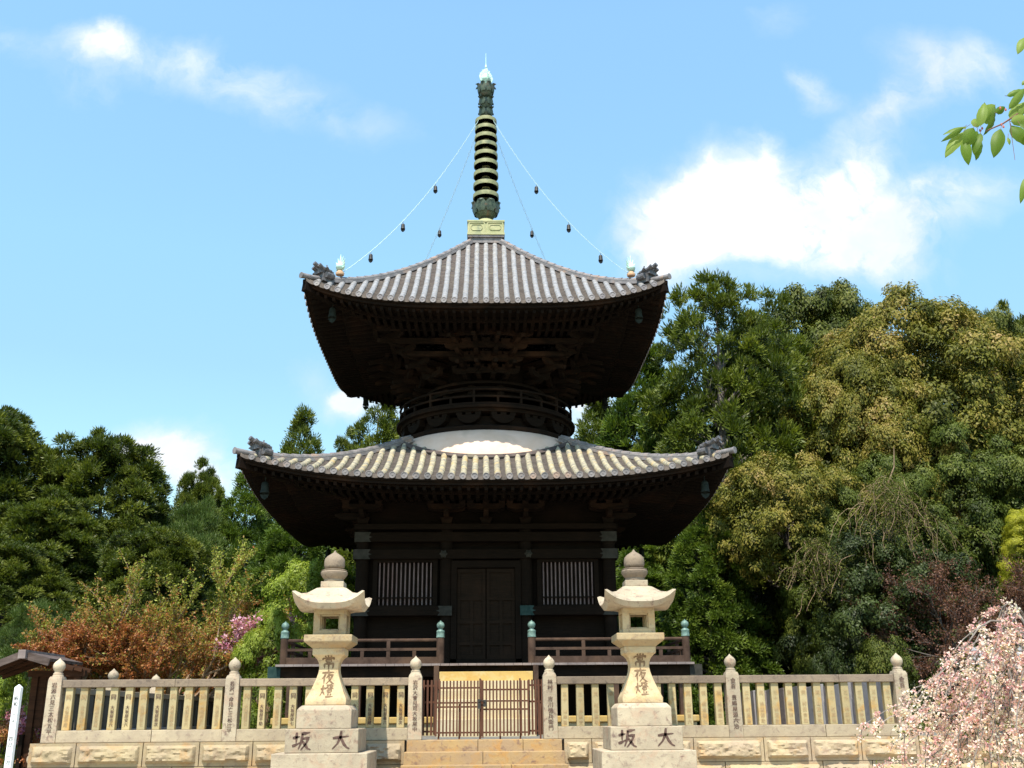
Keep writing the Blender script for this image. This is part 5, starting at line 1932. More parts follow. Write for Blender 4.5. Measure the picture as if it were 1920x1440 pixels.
def conifer_crown(seed, H, R, z0, nlobe, per_lobe, per, L=0.20, Wd=0.05, shape='cone', droop=0.25, mat='lf_hinoki', top_sparse=0.0, name='crown', cs=0.36, lr=0.52):
    R_ = np.random.default_rng(seed)
    P_, N_, t, lob = lobed_points(R_, H, R, z0, shape, nlobe, lr, per_lobe, int(nlobe*per_lobe*0.30))
    if top_sparse:
        keep = R_.random(len(P_)) > top_sparse*np.clip((t-0.5)/0.4, 0, 1)
        P_, N_, t, lob = P_[keep], N_[keep], t[keep], lob[keep]
    m = len(P_)
    size = R_.uniform(0.6, 1.4, m)*cs
    k = per
    sz = np.repeat(size, k)
    main = unit(N_+0.35*rdir(R_, m)+np.array([0, 0, 0.25])+np.clip(t-0.6, 0, 1)[:, None]*np.array([0, 0, 2.0]))
    D = unit(np.repeat(main, k, 0)+0.75*rdir(R_, m*k))
    dist = R_.random(m*k)**0.7*sz
    C = np.repeat(P_, k, 0)+D*dist[:, None]
    C[:, 2] -= droop*dist**2*1.6
    U = unit(D+0.40*rdir(R_, m*k)+np.array([0, 0, -droop]))
    Wv = unit(np.cross(U, 0.45*rdir(R_, m*k)+np.array([0, 0, 0.55])+0.6*np.repeat(N_, k, 0)))
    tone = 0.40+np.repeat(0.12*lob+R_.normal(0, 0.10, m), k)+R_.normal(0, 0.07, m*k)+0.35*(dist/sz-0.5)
    return leaf_mesh(name, mat, C, U, Wv, L*R_.uniform(0.6, 1.3, m*k), Wd*R_.uniform(0.7, 1.4, m*k), tone, 0.12)


def broad_crown(seed, H, R, z0, nlobe, per_lobe, per, L=0.13, Wd=0.07, shape='round', mat='lf_camphor', cr=0.34, name='crown', tip=0.35, lr=1.1, fill=0.3):
    R_ = np.random.default_rng(seed)
    P_, N_, t, lob = lobed_points(R_, H, R, z0, shape, nlobe, lr, per_lobe, int(nlobe*per_lobe*fill))
    m = len(P_)
    size = R_.uniform(0.6, 1.4, m)*cr
    k = per
    D = unit(np.repeat(unit(N_+np.array([0, 0, 0.3])), k, 0)*0.7+rdir(R_, m*k))
    sz = np.repeat(size, k)
    rad = R_.random(m*k)**0.4
    C = np.repeat(P_, k, 0)+D*(rad*sz)[:, None]*np.array([1.15, 1.15, 0.8])
    Nl = unit(np.repeat(unit(N_+np.array([0, 0, 0.35])), k, 0)*0.8+D*0.7+0.45*rdir(R_, m*k))
    T = unit(np.cross(Nl, rdir(R_, m*k)))
    U = unit(T+0.25*D+np.array([0, 0, -0.15]))
    Wv = unit(np.cross(Nl, U))
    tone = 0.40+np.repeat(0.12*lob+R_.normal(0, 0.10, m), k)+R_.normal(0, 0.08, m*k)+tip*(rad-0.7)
    return leaf_mesh(name, mat, C, U, Wv, L*R_.uniform(0.7, 1.3, m*k), Wd*R_.uniform(0.7, 1.3, m*k), tone, 0.1)


def limbs(seed, H, R, z0, r0, mat='bark', nb=16, up=0.5, name='trunk', lean=0.0, top=0.93):
    rnd = random.Random(seed)
    mb = MB()
    pts, rad = [], []
    n = 9
    for i in range(n+1):
        t = i/n
        pts.append(Vector((math.sin(t*3+seed)*0.10*H/8+lean*t*H, math.cos(t*2.3+seed)*0.08*H/8, H*top*t)))
        rad.append(r0*(1-t)**0.8+0.02)
    mb.tube(pts, rad, 8)
    for i in range(nb):
        t = rnd.uniform(max(0.15, z0/H), 0.92)
        k = min(n-1, int(t*n))
        b = pts[k].lerp(pts[k+1], t*n-k)
        an = rnd.uniform(0, 2*math.pi)
        ln = R*(1.05-t*0.75)*rnd.uniform(0.7, 1.0)
        d = Vector((math.cos(an), math.sin(an), up*rnd.uniform(0.5, 1.2)))
        p1 = b+d*ln*0.45
        p2 = b+d*ln*0.9+Vector((0, 0, -0.05*ln))
        rr = r0*(1-t)*0.45+0.025
        mb.tube([b, p1, p2], [rr, rr*0.6, 0.012], 5)
        for q in range(2):
            s = b.lerp(p2, rnd.uniform(0.4, 0.8))
            d2 = (d+Vector((rnd.uniform(-1, 1), rnd.uniform(-1, 1), rnd.uniform(-0.1, 0.7)))).normalized()
            mb.tube([s, s+d2*ln*0.4], [rr*0.4, 0.008], 4)
    return mb.build(name, mat, None, smooth=60)


PROTO = {}


def proto(key, fn):
    if key not in PROTO:
        cr, tr = fn()
        PROTO[key] = (cr, tr)
    return PROTO[key]


USED = set()


def tree(key, px, ptop, Y, H0, hs, label, cat='tree', name='tree', group=None, rz=0.0, zb=None, mat=None, ws=None):
    """place crown+trunk 'key' (built H0 m high) so its top is at pixel (px, ptop) at depth Y"""
    cr, tr = PROTO[key]
    top = at(px, ptop, Y)
    z = hill_h(top.x, Y) if zb is None else zb
    if 'hmax' not in cr.data:
        zs = np.empty(len(cr.data.vertices)*3, np.float32)
        cr.data.vertices.foreach_get('co', zs)
        cr.data['hmax'] = float(np.percentile(zs[2::3], 99.9))
    s = (top.z-z)/cr.data['hmax']
    t = empty(name, (top.x, Y, z), rz, label=label, cat=cat, group=group)
    w = hs if ws is None else ws
    t.scale = (w, w, s)
    first = key not in USED
    USED.add(key)
    c = cr if first else cr.copy()
    r = tr if first else tr.copy()
    if not first:
        COL.objects.link(c)
        COL.objects.link(r)
    c.parent = t
    r.parent = t
    if mat:
        c.data = cr.data.copy()
        c.data.materials[0] = M[mat]
    return t


def build_protos():
    Q = PROTO
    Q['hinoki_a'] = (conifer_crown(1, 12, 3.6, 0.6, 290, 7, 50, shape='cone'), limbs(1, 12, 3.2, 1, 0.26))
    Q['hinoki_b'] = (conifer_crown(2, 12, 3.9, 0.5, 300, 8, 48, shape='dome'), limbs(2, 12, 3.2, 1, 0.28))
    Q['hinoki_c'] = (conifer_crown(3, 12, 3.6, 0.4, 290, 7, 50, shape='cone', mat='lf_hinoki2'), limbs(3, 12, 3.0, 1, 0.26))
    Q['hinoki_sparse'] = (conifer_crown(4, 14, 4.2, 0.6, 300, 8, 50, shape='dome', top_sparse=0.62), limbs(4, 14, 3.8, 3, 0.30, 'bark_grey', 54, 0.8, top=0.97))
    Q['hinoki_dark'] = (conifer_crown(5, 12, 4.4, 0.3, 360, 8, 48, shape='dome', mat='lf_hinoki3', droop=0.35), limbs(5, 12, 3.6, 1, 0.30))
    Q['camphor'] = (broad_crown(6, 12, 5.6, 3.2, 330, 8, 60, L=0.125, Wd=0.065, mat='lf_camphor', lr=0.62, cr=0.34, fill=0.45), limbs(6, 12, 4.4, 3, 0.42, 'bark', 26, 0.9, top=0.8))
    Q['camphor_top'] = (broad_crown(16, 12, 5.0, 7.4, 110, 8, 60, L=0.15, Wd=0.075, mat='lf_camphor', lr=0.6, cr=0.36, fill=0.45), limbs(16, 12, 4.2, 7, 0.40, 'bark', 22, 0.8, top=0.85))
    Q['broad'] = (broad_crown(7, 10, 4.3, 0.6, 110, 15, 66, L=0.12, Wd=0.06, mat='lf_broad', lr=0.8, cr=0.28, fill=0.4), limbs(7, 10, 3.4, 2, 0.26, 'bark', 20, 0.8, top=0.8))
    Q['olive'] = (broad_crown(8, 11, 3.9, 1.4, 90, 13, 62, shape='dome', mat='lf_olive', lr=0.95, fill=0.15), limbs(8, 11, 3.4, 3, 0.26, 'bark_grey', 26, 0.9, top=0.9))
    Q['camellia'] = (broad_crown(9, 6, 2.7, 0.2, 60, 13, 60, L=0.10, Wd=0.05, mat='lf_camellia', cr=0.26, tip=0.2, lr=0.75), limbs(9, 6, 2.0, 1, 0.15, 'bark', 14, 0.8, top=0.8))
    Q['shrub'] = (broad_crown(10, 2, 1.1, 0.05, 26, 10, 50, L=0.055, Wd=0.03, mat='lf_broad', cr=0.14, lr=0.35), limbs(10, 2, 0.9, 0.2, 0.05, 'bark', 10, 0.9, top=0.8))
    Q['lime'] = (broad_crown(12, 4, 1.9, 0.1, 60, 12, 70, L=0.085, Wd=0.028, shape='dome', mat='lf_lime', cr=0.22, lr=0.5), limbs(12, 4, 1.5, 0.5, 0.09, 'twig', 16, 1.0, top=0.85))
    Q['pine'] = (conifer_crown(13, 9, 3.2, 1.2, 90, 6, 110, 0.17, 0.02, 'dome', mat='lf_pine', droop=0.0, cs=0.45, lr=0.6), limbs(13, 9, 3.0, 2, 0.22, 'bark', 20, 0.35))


build_protos()

cypress = 'cypresses behind the terrace'
GT = 'hinoki'
# --- right of the pagoda
tree('hinoki_sparse', 1338, 522, 38, 14, 1.0, 'tall thin-topped cypress with bare grey limbs just right of the pagoda', 'tree', 'cypress_tree', cypress, 0.3)
tree('hinoki_c', 1205, 655, 40, 12, 1.05, 'green cypress half hidden behind the right end of the upper roof', 'tree', 'cypress_tree', cypress, 1.0)
tree('hinoki_b', 1405, 600, 41, 12, 0.95, 'cypress rising directly behind the thin-topped one on its right', 'tree', 'cypress_tree', cypress, 4.0)
tree('hinoki_a', 1120, 742, 42, 12, 1.0, 'low cypress showing between the two roofs, right of the round balcony', 'tree', 'cypress_tree', cypress, 2.0)
tree('hinoki_c', 1470, 640, 43, 12, 1.15, 'dark cypress between the thin-topped cypress and the golden tree', 'tree', 'cypress_tree', cypress, 2.2, mat='lf_hinoki')
tree('olive', 1490, 540, 48, 11, 1.0, 'olive-green tree on the skyline, left one of two behind the golden tree', 'tree', 'broadleaf_tree', 'olive trees on the skyline', 0.5)
tree('olive', 1575, 532, 49, 11, 0.95, 'olive-green tree on the skyline, right one of two behind the golden tree', 'tree', 'broadleaf_tree', 'olive trees on the skyline', 2.5)
tree('camphor', 1690, 562, 39, 12, 1.0, 'large round golden-brown tree, the biggest crown on the right', 'tree', 'camphor_tree', 'golden-leaved trees', 0.4)
tree('camphor', 1800, 590, 43, 12, 0.85, 'olive-green tree crowding behind the biggest golden crown on its right', 'tree', 'camphor_tree', 'golden-leaved trees', 2.9, mat='lf_olive')
tree('camphor', 1600, 665, 36.5, 12, 0.62, 'smaller golden tree in front of the left side of the biggest golden crown', 'tree', 'camphor_tree', 'golden-leaved trees', 4.1)
tree('camphor_top', 1465, 848, 33, 12, 0.60, 'low golden tree beside the right corner of the lower roof', 'tree', 'camphor_tree', 'golden-leaved trees', 1.6)
tree('hinoki_dark', 1868, 580, 47, 12, 0.75, 'dark cypress on the skyline at the right edge, left one of two', 'tree', 'cypress_tree', cypress, 0.2)
tree('hinoki_dark', 1935, 585, 42, 12, 0.8, 'dark cypress cut by the right edge of the picture', 'tree', 'cypress_tree', cypress, 1.3)
tree('broad', 1650, 850, 33, 10, 0.55, 'green broadleaf tree below the golden crown, left of its taller neighbour', 'tree', 'broadleaf_tree', 'green broadleaf trees on the right', 0.1)
tree('broad', 1790, 790, 34, 10, 0.72, 'tall green broadleaf tree below the golden crown near the right edge', 'tree', 'broadleaf_tree', 'green broadleaf trees on the right', 1.9)
tree('broad', 1560, 905, 31.5, 10, 0.45, 'small green broadleaf tree left of the dry hanging vines', 'tree', 'broadleaf_tree', 'green broadleaf trees on the right', 3.3)
tree('broad', 1900, 840, 33, 10, 0.55, 'green broadleaf tree above the yellow bush at the right edge', 'tree', 'broadleaf_tree', 'green broadleaf trees on the right', 5.0)
tree('hinoki_c', 1318, 930, 33.5, 12, 0.62, 'bright green cypress under the right corner of the lower roof', 'tree', 'cypress_tree', cypress, 0.9)
tree('hinoki_c', 1195, 1010, 36, 12, 0.7, 'cypress seen between the right wall of the pagoda and the right lantern', 'tree', 'cypress_tree', cypress, 3.9)
tree('camellia', 1425, 985, 37.5, 6, 0.85, 'dark glossy camellia right of the bright green cypress', 'tree', 'camellia_tree', 'camellias on the right', 0.7)
tree('camellia', 1610, 985, 30, 6, 0.85, 'dark glossy camellia in the middle of the right thicket, under the vines', 'tree', 'camellia_tree', 'camellias on the right', 2.1)
tree('camellia', 1730, 1020, 29, 6, 0.75, 'dark glossy camellia behind the red-brown maple', 'tree', 'camellia_tree', 'camellias on the right', 4.0)
tree('camellia', 1510, 1030, 39, 6, 1.0, 'shaded camellia at the back of the dark hollow in the right thicket', 'tree', 'camellia_tree', 'camellias on the right', 5.0)
tree('shrub', 1545, 1214, 26, 2, 0.50, 'small round bush just above the right end of the fence, left one of two', 'bush', 'bush', 'bushes above the right fence', 0.2, mat='lf_camellia')
tree('shrub', 1655, 1192, 25, 2, 0.75, 'olive bush behind the last knob post, right one of two', 'bush', 'bush', 'bushes above the right fence', 1.9, mat='lf_olive')
# --- left of the pagoda
tree('hinoki_dark', 5, 768, 42, 12, 0.95, 'dark cypress cut by the left edge of the picture', 'tree', 'cypress_tree', cypress, 2.6)
tree('hinoki_dark', 205, 812, 43, 12, 0.90, 'broad round-topped cypress, the largest crown on the left', 'tree', 'cypress_tree', cypress, 4.4)
tree('hinoki_b', 100, 915, 38, 12, 0.8, 'cypress in front of the gap between the two leftmost big crowns', 'tree', 'cypress_tree', cypress, 0.4, mat='lf_hinoki3')
tree('hinoki_b', 385, 864, 47, 12, 0.48, 'pointed cypress standing against the low white cloud', 'tree', 'cypress_tree', cypress, 1.4)
tree('hinoki_a', 470, 880, 42, 12, 0.72, 'cypress directly behind the left tip of the lower roof', 'tree', 'cypress_tree', cypress, 5.1, mat='lf_hinoki2')
tree('hinoki_a', 572, 772, 46, 12, 0.80, 'pointed cypress rising over the left half of the lower roof', 'tree', 'cypress_tree', cypress, 3.0)
tree('hinoki_b', 655, 808, 48, 12, 0.42, 'small cypress tip between two taller ones over the lower roof', 'tree', 'cypress_tree', cypress, 3.6)
tree('hinoki_a', 712, 730, 47, 12, 0.88, 'tall cypress left of the round balcony, under the upper roof', 'tree', 'cypress_tree', cypress, 0.5)
tree('hinoki_c', 560, 925, 37, 12, 0.78, 'fresh green cypress left of the pagoda wall under the lower eave', 'tree', 'cypress_tree', cypress, 5.6)
tree('hinoki_c', 650, 940, 40, 12, 0.7, 'cypress close behind the left wall of the pagoda', 'tree', 'cypress_tree', cypress, 1.2, mat='lf_hinoki')
tree('hinoki_b', 290, 935, 45, 12, 0.7, 'cypress filling the gap between the largest left crown and the pointed one', 'tree', 'cypress_tree', cypress, 2.4, mat='lf_hinoki3')
tree('hinoki_b', 30, 900, 46, 12, 0.9, 'cypress filling the gap under the crown at the left edge', 'tree', 'cypress_tree', cypress, 1.1, mat='lf_hinoki3')
tree('pine', 375, 935, 41, 9, 0.75, 'grey-green pine between the largest left crown and the fresh green cypress', 'tree', 'pine_tree', 'pines on the left', 0.2)
tree('pine', 75, 1125, 29, 9, 0.42, 'low spreading pine over the notice board roof', 'tree', 'pine_tree', 'pines on the left', 1.8)
tree('hinoki_dark', 300, 985, 35, 12, 0.60, 'shaded cypress behind the bronze cherry', 'tree', 'cypress_tree', cypress, 3.8)
tree('hinoki_dark', 20, 1010, 33, 12, 0.60, 'shaded cypress behind the notice board', 'tree', 'cypress_tree', cypress, 5.0)
tree('lime', 600, 1052, 31.5, 4, 1.0, 'bright lime-green shrub beside the left side of the pagoda', 'shrub', 'lime_shrub', 'lime-green shrubs left of the pagoda', 0.3)
tree('lime', 515, 1145, 25.4, 4, 0.52, 'bright lime-green shrub left of the veranda corner, behind the fence', 'shrub', 'lime_shrub', 'lime-green shrubs left of the pagoda', 2.3)
tree('shrub', 20, 1262, 19.5, 2, 0.55, 'yellow-green azalea behind the white post', 'bush', 'bush', None, 0.6, mat='lf_lime')
tree('shrub', 0, 1340, 18.9, 2, 0.75, 'orange-tinted azalea at the left edge below the yellow-green one', 'bush', 'bush', None, 2.6, mat='lf_bronze')
tree('shrub', 175, 1195, 26, 2, 0.85, 'green bush at the foot of the bronze cherry', 'bush', 'bush', None, 3.3, mat='lf_olive')

tree('lime', 1922, 955, 30, 4, 0.5, 'yellow-leaved bush cut by the right edge of the picture', 'bush', 'bush', None, 0.2, mat='lf_yellow', zb=4.6)


# background row that closes the view between the nearer trunks
def backrow():
    rnd = random.Random(77)
    keys = ['hinoki_b', 'hinoki_dark', 'hinoki_a', 'broad']
    hts = {'hinoki_b': 12, 'hinoki_dark': 12, 'hinoki_a': 12, 'broad': 10}
    where = ['far left edge', 'left end of the front fence', 'second panel of the left fence', 'left lantern', 'left window of the pagoda', 'pagoda door', 'right window of the pagoda', 'right lantern', 'right end of the veranda', 'last fence panel', 'last knob post of the fence', 'pink weeping cherry', 'far right edge']
    for i, w in enumerate(where):
        x = -26+i*4.45
        key = keys[i % 4]
        Y = 50+rnd.uniform(-1.5, 3)
        cr, tr = PROTO[key]
        z = hill_h(x, Y)
        t = empty('background_tree', (x, Y, z), rnd.uniform(0, 6), label='dim tree of the hillside wood, straight behind the %s' % w, cat='tree', group='trees of the hillside wood')
        s = rnd.uniform(0.42, 0.60)*(12/hts[key])
        t.scale = (0.85, 0.85, s)
        for o in (cr, tr):
            c = o.copy()
            COL.objects.link(c)
            c.parent = t


backrow()


# ------------------------------------------------------------------ branching trees
def grow(rnd, start, d, length, r, level, maxl, grav, spread, segs, anchors, kids=(3, 5), wander=0.25):
    n = 5
    pts, p = [start], start.copy()
    dd = d.normalized()
    for i in range(n):
        dd = (dd+Vector((rnd.uniform(-1, 1), rnd.uniform(-1, 1), rnd.uniform(-1, 1)))*wander*0.5+Vector((0, 0, grav[level]))*0.25).normalized()
        p = p+dd*length/n
        pts.append(p.copy())
    segs.append((pts, r, r*0.35 if level < maxl else r*0.3))
    if level >= maxl-1:
        for i in range(len(pts)-1):
            for q in range(3):
                u = (q+rnd.random())/3
                anchors.append((pts[i].lerp(pts[i+1], u), (pts[i+1]-pts[i]).normalized(), level))
    if level < maxl:
        for k in range(rnd.randint(*kids)):
            u = rnd.uniform(0.25, 1.0)
            i = min(n-1, int(u*n))
            s = pts[i].lerp(pts[i+1], u*n-i)
            base = (pts[i+1]-pts[i]).normalized()
            side = Vector((rnd.uniform(-1, 1), rnd.uniform(-1, 1), rnd.uniform(-0.4, 0.8))).normalized()
            nd = (base+side*spread).normalized()
            grow(rnd, s, nd, length*rnd.uniform(0.5, 0.75), r*0.5, level+1, maxl, grav, spread, segs, anchors, kids, wander)


def branch_tree(name, label, cat, loc, seed, trunk_h, n_main, length, r, grav, spread, leafmat, barkmat, per, L, Wd, jit, kids=(3, 5), maxl=3, out=1.0, up=0.8, wander=0.25, tonef=None, az=None, lean=(0, 0), crown_name='crown'):
    rnd = random.Random(seed)
    R_ = np.random.default_rng(seed)
    t = empty(name, loc, 0, label=label, cat=cat)
    segs, anchors = [], []
    top = Vector((lean[0], lean[1], trunk_h))
    mb = MB()
    mb.tube([(0, 0, -0.2), top*0.5+Vector((0.04, 0.02, 0)), top], [r*1.5, r*1.25, r*1.05], 9)
    for i in range(n_main):
        a = 2*math.pi*(i+rnd.uniform(-0.3, 0.3))/n_main if az is None else az[i]
        d = Vector((math.cos(a)*out, math.sin(a)*out, up*rnd.uniform(0.6, 1.3)))
        grow(rnd, top*rnd.uniform(0.7, 1.0), d, length*rnd.choice((0.7, 0.85, 0.95, 1.05, 1.18)), r*0.75, 0, maxl, grav, spread, segs, anchors, kids, wander)
    for pts, r0, r1 in segs:
        m = len(pts)
        mb.tube(pts, [r0+(r1-r0)*i/(m-1) for i in range(m)], 5 if r0 > 0.01 else 3, cap=False)
    mb.build('trunk', barkmat, t, smooth=60)
    A = np.array([tuple(a[0]) for a in anchors])
    D = np.array([tuple(a[1]) for a in anchors])
    n = len(A)*per
    C = np.repeat(A, per, 0)+R_.normal(size=(n, 3))*jit
    U = unit(np.repeat(D, per, 0)*0.5+rdir(R_, n)+np.array([0, 0, -0.2]))
    Wv = unit(np.cross(U, rdir(R_, n)+np.array([0, 0, 0.8])))
    tone = R_.random(n) if tonef is None else tonef(C, R_)
    leaf_mesh(crown_name, leafmat, C, U, Wv, L*R_.uniform(0.6, 1.3, n), Wd*R_.uniform(0.6, 1.3, n), tone, 0.1, t)
    return t


# bronze-leaved cherry left, fresh green at the branch ends
bx = at(318, 1270, 27)
branch_tree('cherry_tree', 'cherry with bronze and green young leaves on long rising branches, behind the left fence', 'tree', (bx.x, 27, 0.55), 21, 1.0, 12, 2.0, 0.085,
            (0.35, 0.2, 0.1, 0.0), 0.75, 'lf_bronze', 'twig', 4, 0.07, 0.038, 0.035, (4, 5), 3, 1.1, 0.5, 0.25,
            lambda C, R_: np.clip(0.22+0.16*(C[:, 2]-1.2)+R_.normal(0, 0.2, len(C)), 0, 1))
bx = at(160, 1270, 25.5)
branch_tree('cherry_tree', 'smaller bronze-leaved cherry with a leaning bare grey trunk, near the left corner post', 'tree', (bx.x-0.35, 25.5, 0.9), 22, 1.7, 7, 1.15, 0.085,
            (0.3, 0.15, 0.1, 0.0), 0.9, 'lf_bronze', 'bark_grey', 5, 0.065, 0.035, 0.035, (3, 5), 3, 1.0, 0.7, 0.3,
            lambda C, R_: np.clip(0.15+0.2*(C[:, 2]-1.9)+R_.normal(0, 0.22, len(C)), 0, 1), lean=(0.35, 0))
bx = at(478, 1200, 25.8)
branch_tree('cherry_tree', 'small tree with rose-pink blossom between the bronze cherry and the lime shrub', 'tree', (bx.x, 25.8, 1.2), 23, 1.6, 8, 0.9, 0.04,
            (0.3, 0.2, 0.1, 0.0), 0.8, 'lf_magenta', 'twig', 1, 0.075, 0.055, 0.05, (2, 4), 3, 0.9, 1.0, 0.3, crown_name='blossom')
bx = at(1822, 1200, 28)
branch_tree('maple_tree', 'thin red-brown maple behind the weeping cherry', 'tree', (bx.x, 28, 1.2), 24, 1.6, 9, 1.65, 0.07,
            (0.1, 0.1, 0.05, 0.0), 0.9, 'lf_red', 'bark', 3, 0.06, 0.035, 0.06, (4, 5), 3, 1.0, 0.8, 0.3)
bx = at(55, 1300, 19.2)
branch_tree('azalea_bush', 'small bush with purple-pink flowers between the white post and the notice board', 'bush', (bx.x, 19.4, 0.6), 25, 0.3, 5, 0.6, 0.02,
            (0.5, 0.3, 0.1, 0.0), 0.8, 'lf_magenta', 'twig', 3, 0.06, 0.05, 0.03, (2, 3), 2, 0.7, 1.3, 0.3, crown_name='blossom')


def vines():
    """dry hanging vines draped over the camellias on the right"""
    rnd = random.Random(9)
    for (px, py, Y, n, w, dr, lab) in ((1650, 895, 29.3, 95, 1.0, 1.7, 'dry brown vines hanging from the peak of the right thicket'), (1515, 1010, 29.5, 55, 0.65, 1.1, 'dry brown vines hanging over the dark hollow left of the thicket peak')):
        c = at(px, py, Y)
        t = empty('dry_vine', (c.x, c.y, c.z), 0, label=lab, cat='vine')
        mb = MB()
        for i in range(n):
            x = rnd.gauss(0, w*0.5)
            p = Vector((x, rnd.uniform(-0.5, 0.2)-0.15, -abs(x)*rnd.uniform(0.5, 1.3)-rnd.uniform(0, 1.0)**2*1.2))
            pts = [p]
            d = Vector((rnd.uniform(-1, 1)+x*0.5, rnd.uniform(-0.6, 0.3), rnd.uniform(0, 0.5)))
            ln = rnd.uniform(0.5, dr)
            k = 8
            for j in range(k):
                d = (d*0.78+Vector((rnd.uniform(-0.55, 0.55), rnd.uniform(-0.35, 0.35), -0.24-0.2*rnd.random())))
                p = p+d*ln/k
                pts.append(p.copy())
            mb.tube(pts, [0.011]+[0.007]*(k-1)+[0.003], 3, cap=False)
        mb.build('stems', 'twig', t)
        R_ = np.random.default_rng(4)
        m = n*55
        V = np.array([v for v in mb.v])
        C = V[R_.integers(0, len(V), m)]+R_.normal(size=(m, 3))*0.05
        leaf_mesh('withered_leaves', 'lf_olive', C, rdir(R_, m), rdir(R_, m), 0.07, 0.035, R_.uniform(0.3, 1.0, m), 0.1, t)
        if px == 1650:
            mb = MB()
            p0 = Vector((0.2, 0, -0.2))
            mb.tube([p0, p0+Vector((0.25, 0, 0.5)), p0+Vector((0.32, 0, 1.1))], [0.03, 0.02, 0.01], 5)
            mb.build('bare_stem', 'twig', t)


vines()


# ------------------------------------------------------------------ weeping cherry in front of the fence
def weeping():
    rnd = random.Random(31)
    R_ = np.random.default_rng(31)
    Y = 12.6
    base = at(1890, 1400, Y)
    bx_, by_ = base.x+0.50, Y
    t = empty('weeping_cherry', (bx_, by_, 0), 0, label='weeping cherry covered in pale pink blossom, right of the fence', cat='tree')
    mb = MB()
    top = Vector((0.0, 0, 2.35))
    mb.tube([(0, 0, -0.1), (0.05, 0, 1.2), top], [0.11, 0.09, 0.07], 9)
    hang = []
    arcs = []
    for i in range(28):
        a = 2*math.pi*i/28+rnd.uniform(-0.1, 0.1)
        reach = rnd.uniform(0.5, 1.75)
        rise = rnd.uniform(0.25, 0.62)-0.12*reach
        h0 = rnd.choice([2.35, 2.25, 1.9, 1.6])
        pts = []
        for k in range(9):
            u = k/8
            x = math.cos(a)*reach*u
            y = math.sin(a)*reach*u
            z = h0+rise*math.sin(math.pi*min(1, u*1.15))*1.0-0.55*u*u*reach
            pts.append(Vector((x, y, z)))
        arcs.append(pts)
        mb.tube(pts, [0.017*(1-0.7*k/8) for k in range(9)], 5, cap=False)
        for k in range(9):
            u = rnd.uniform(0.3, 1.0)*8
            j = min(7, int(u))
            s = pts[j].lerp(pts[j+1], u-j)
            ln = rnd.uniform(0.5, 1.5)*(0.6+0.4*s.z/2.4)
            ln = min(ln, max(0.4, s.z-0.35))
            out = Vector((math.cos(a+rnd.uniform(-0.9, 0.9)), math.sin(a+rnd.uniform(-0.9, 0.9)), 0.25))*rnd.uniform(0.05, 0.22)
            hp = [s]
            p = s.copy()
            for q in range(8):
                p = p+out*(1-q/8)+Vector((rnd.uniform(-0.025, 0.025), rnd.uniform(-0.025, 0.025), -ln/8))
                hp.append(p.copy())
            hang.append(hp)
    for hp in hang:
        mb.tube(hp, [0.007]*8+[0.003], 3, cap=False)
    mb.build('trunk', 'bark_grey', t, smooth=60)
    # blossom clusters along the hanging twigs
    cl = []
    for hp in hang:
        for j in range(8):
            dens = rnd.choice((0, 1, 2, 3, 3))
            for q in range(dens):
                cl.append(tuple(hp[j].lerp(hp[j+1], rnd.random())))
    cl = np.array(cl)+R_.normal(size=(len(cl), 3))*0.02
    k = 13
    n = len(cl)*k
    D = rdir(R_, n)
    C = np.repeat(cl, k, 0)+D*R_.uniform(0.010, 0.038, n)[:, None]
    U = unit(D+0.6*rdir(R_, n))
    Wv = unit(np.cross(U, rdir(R_, n)))
    tone = np.repeat(R_.normal(0.62, 0.22, len(cl)), k)+R_.normal(0, 0.13, n)
    leaf_mesh('blossom', 'lf_pink', C, U, Wv, 0.032*R_.uniform(0.7, 1.3, n), 0.028, tone, 0.1, t)
    m = len(cl)
    C = cl[R_.integers(0, len(cl), m)]+R_.normal(size=(m, 3))*0.03
    U = unit(rdir(R_, m)+np.array([0, 0, -0.5]))
    leaf_mesh('young_leaves', 'lf_olive', C, U, unit(np.cross(U, rdir(R_, m))), 0.05, 0.02, R_.random(m), 0.1, t)


weeping()


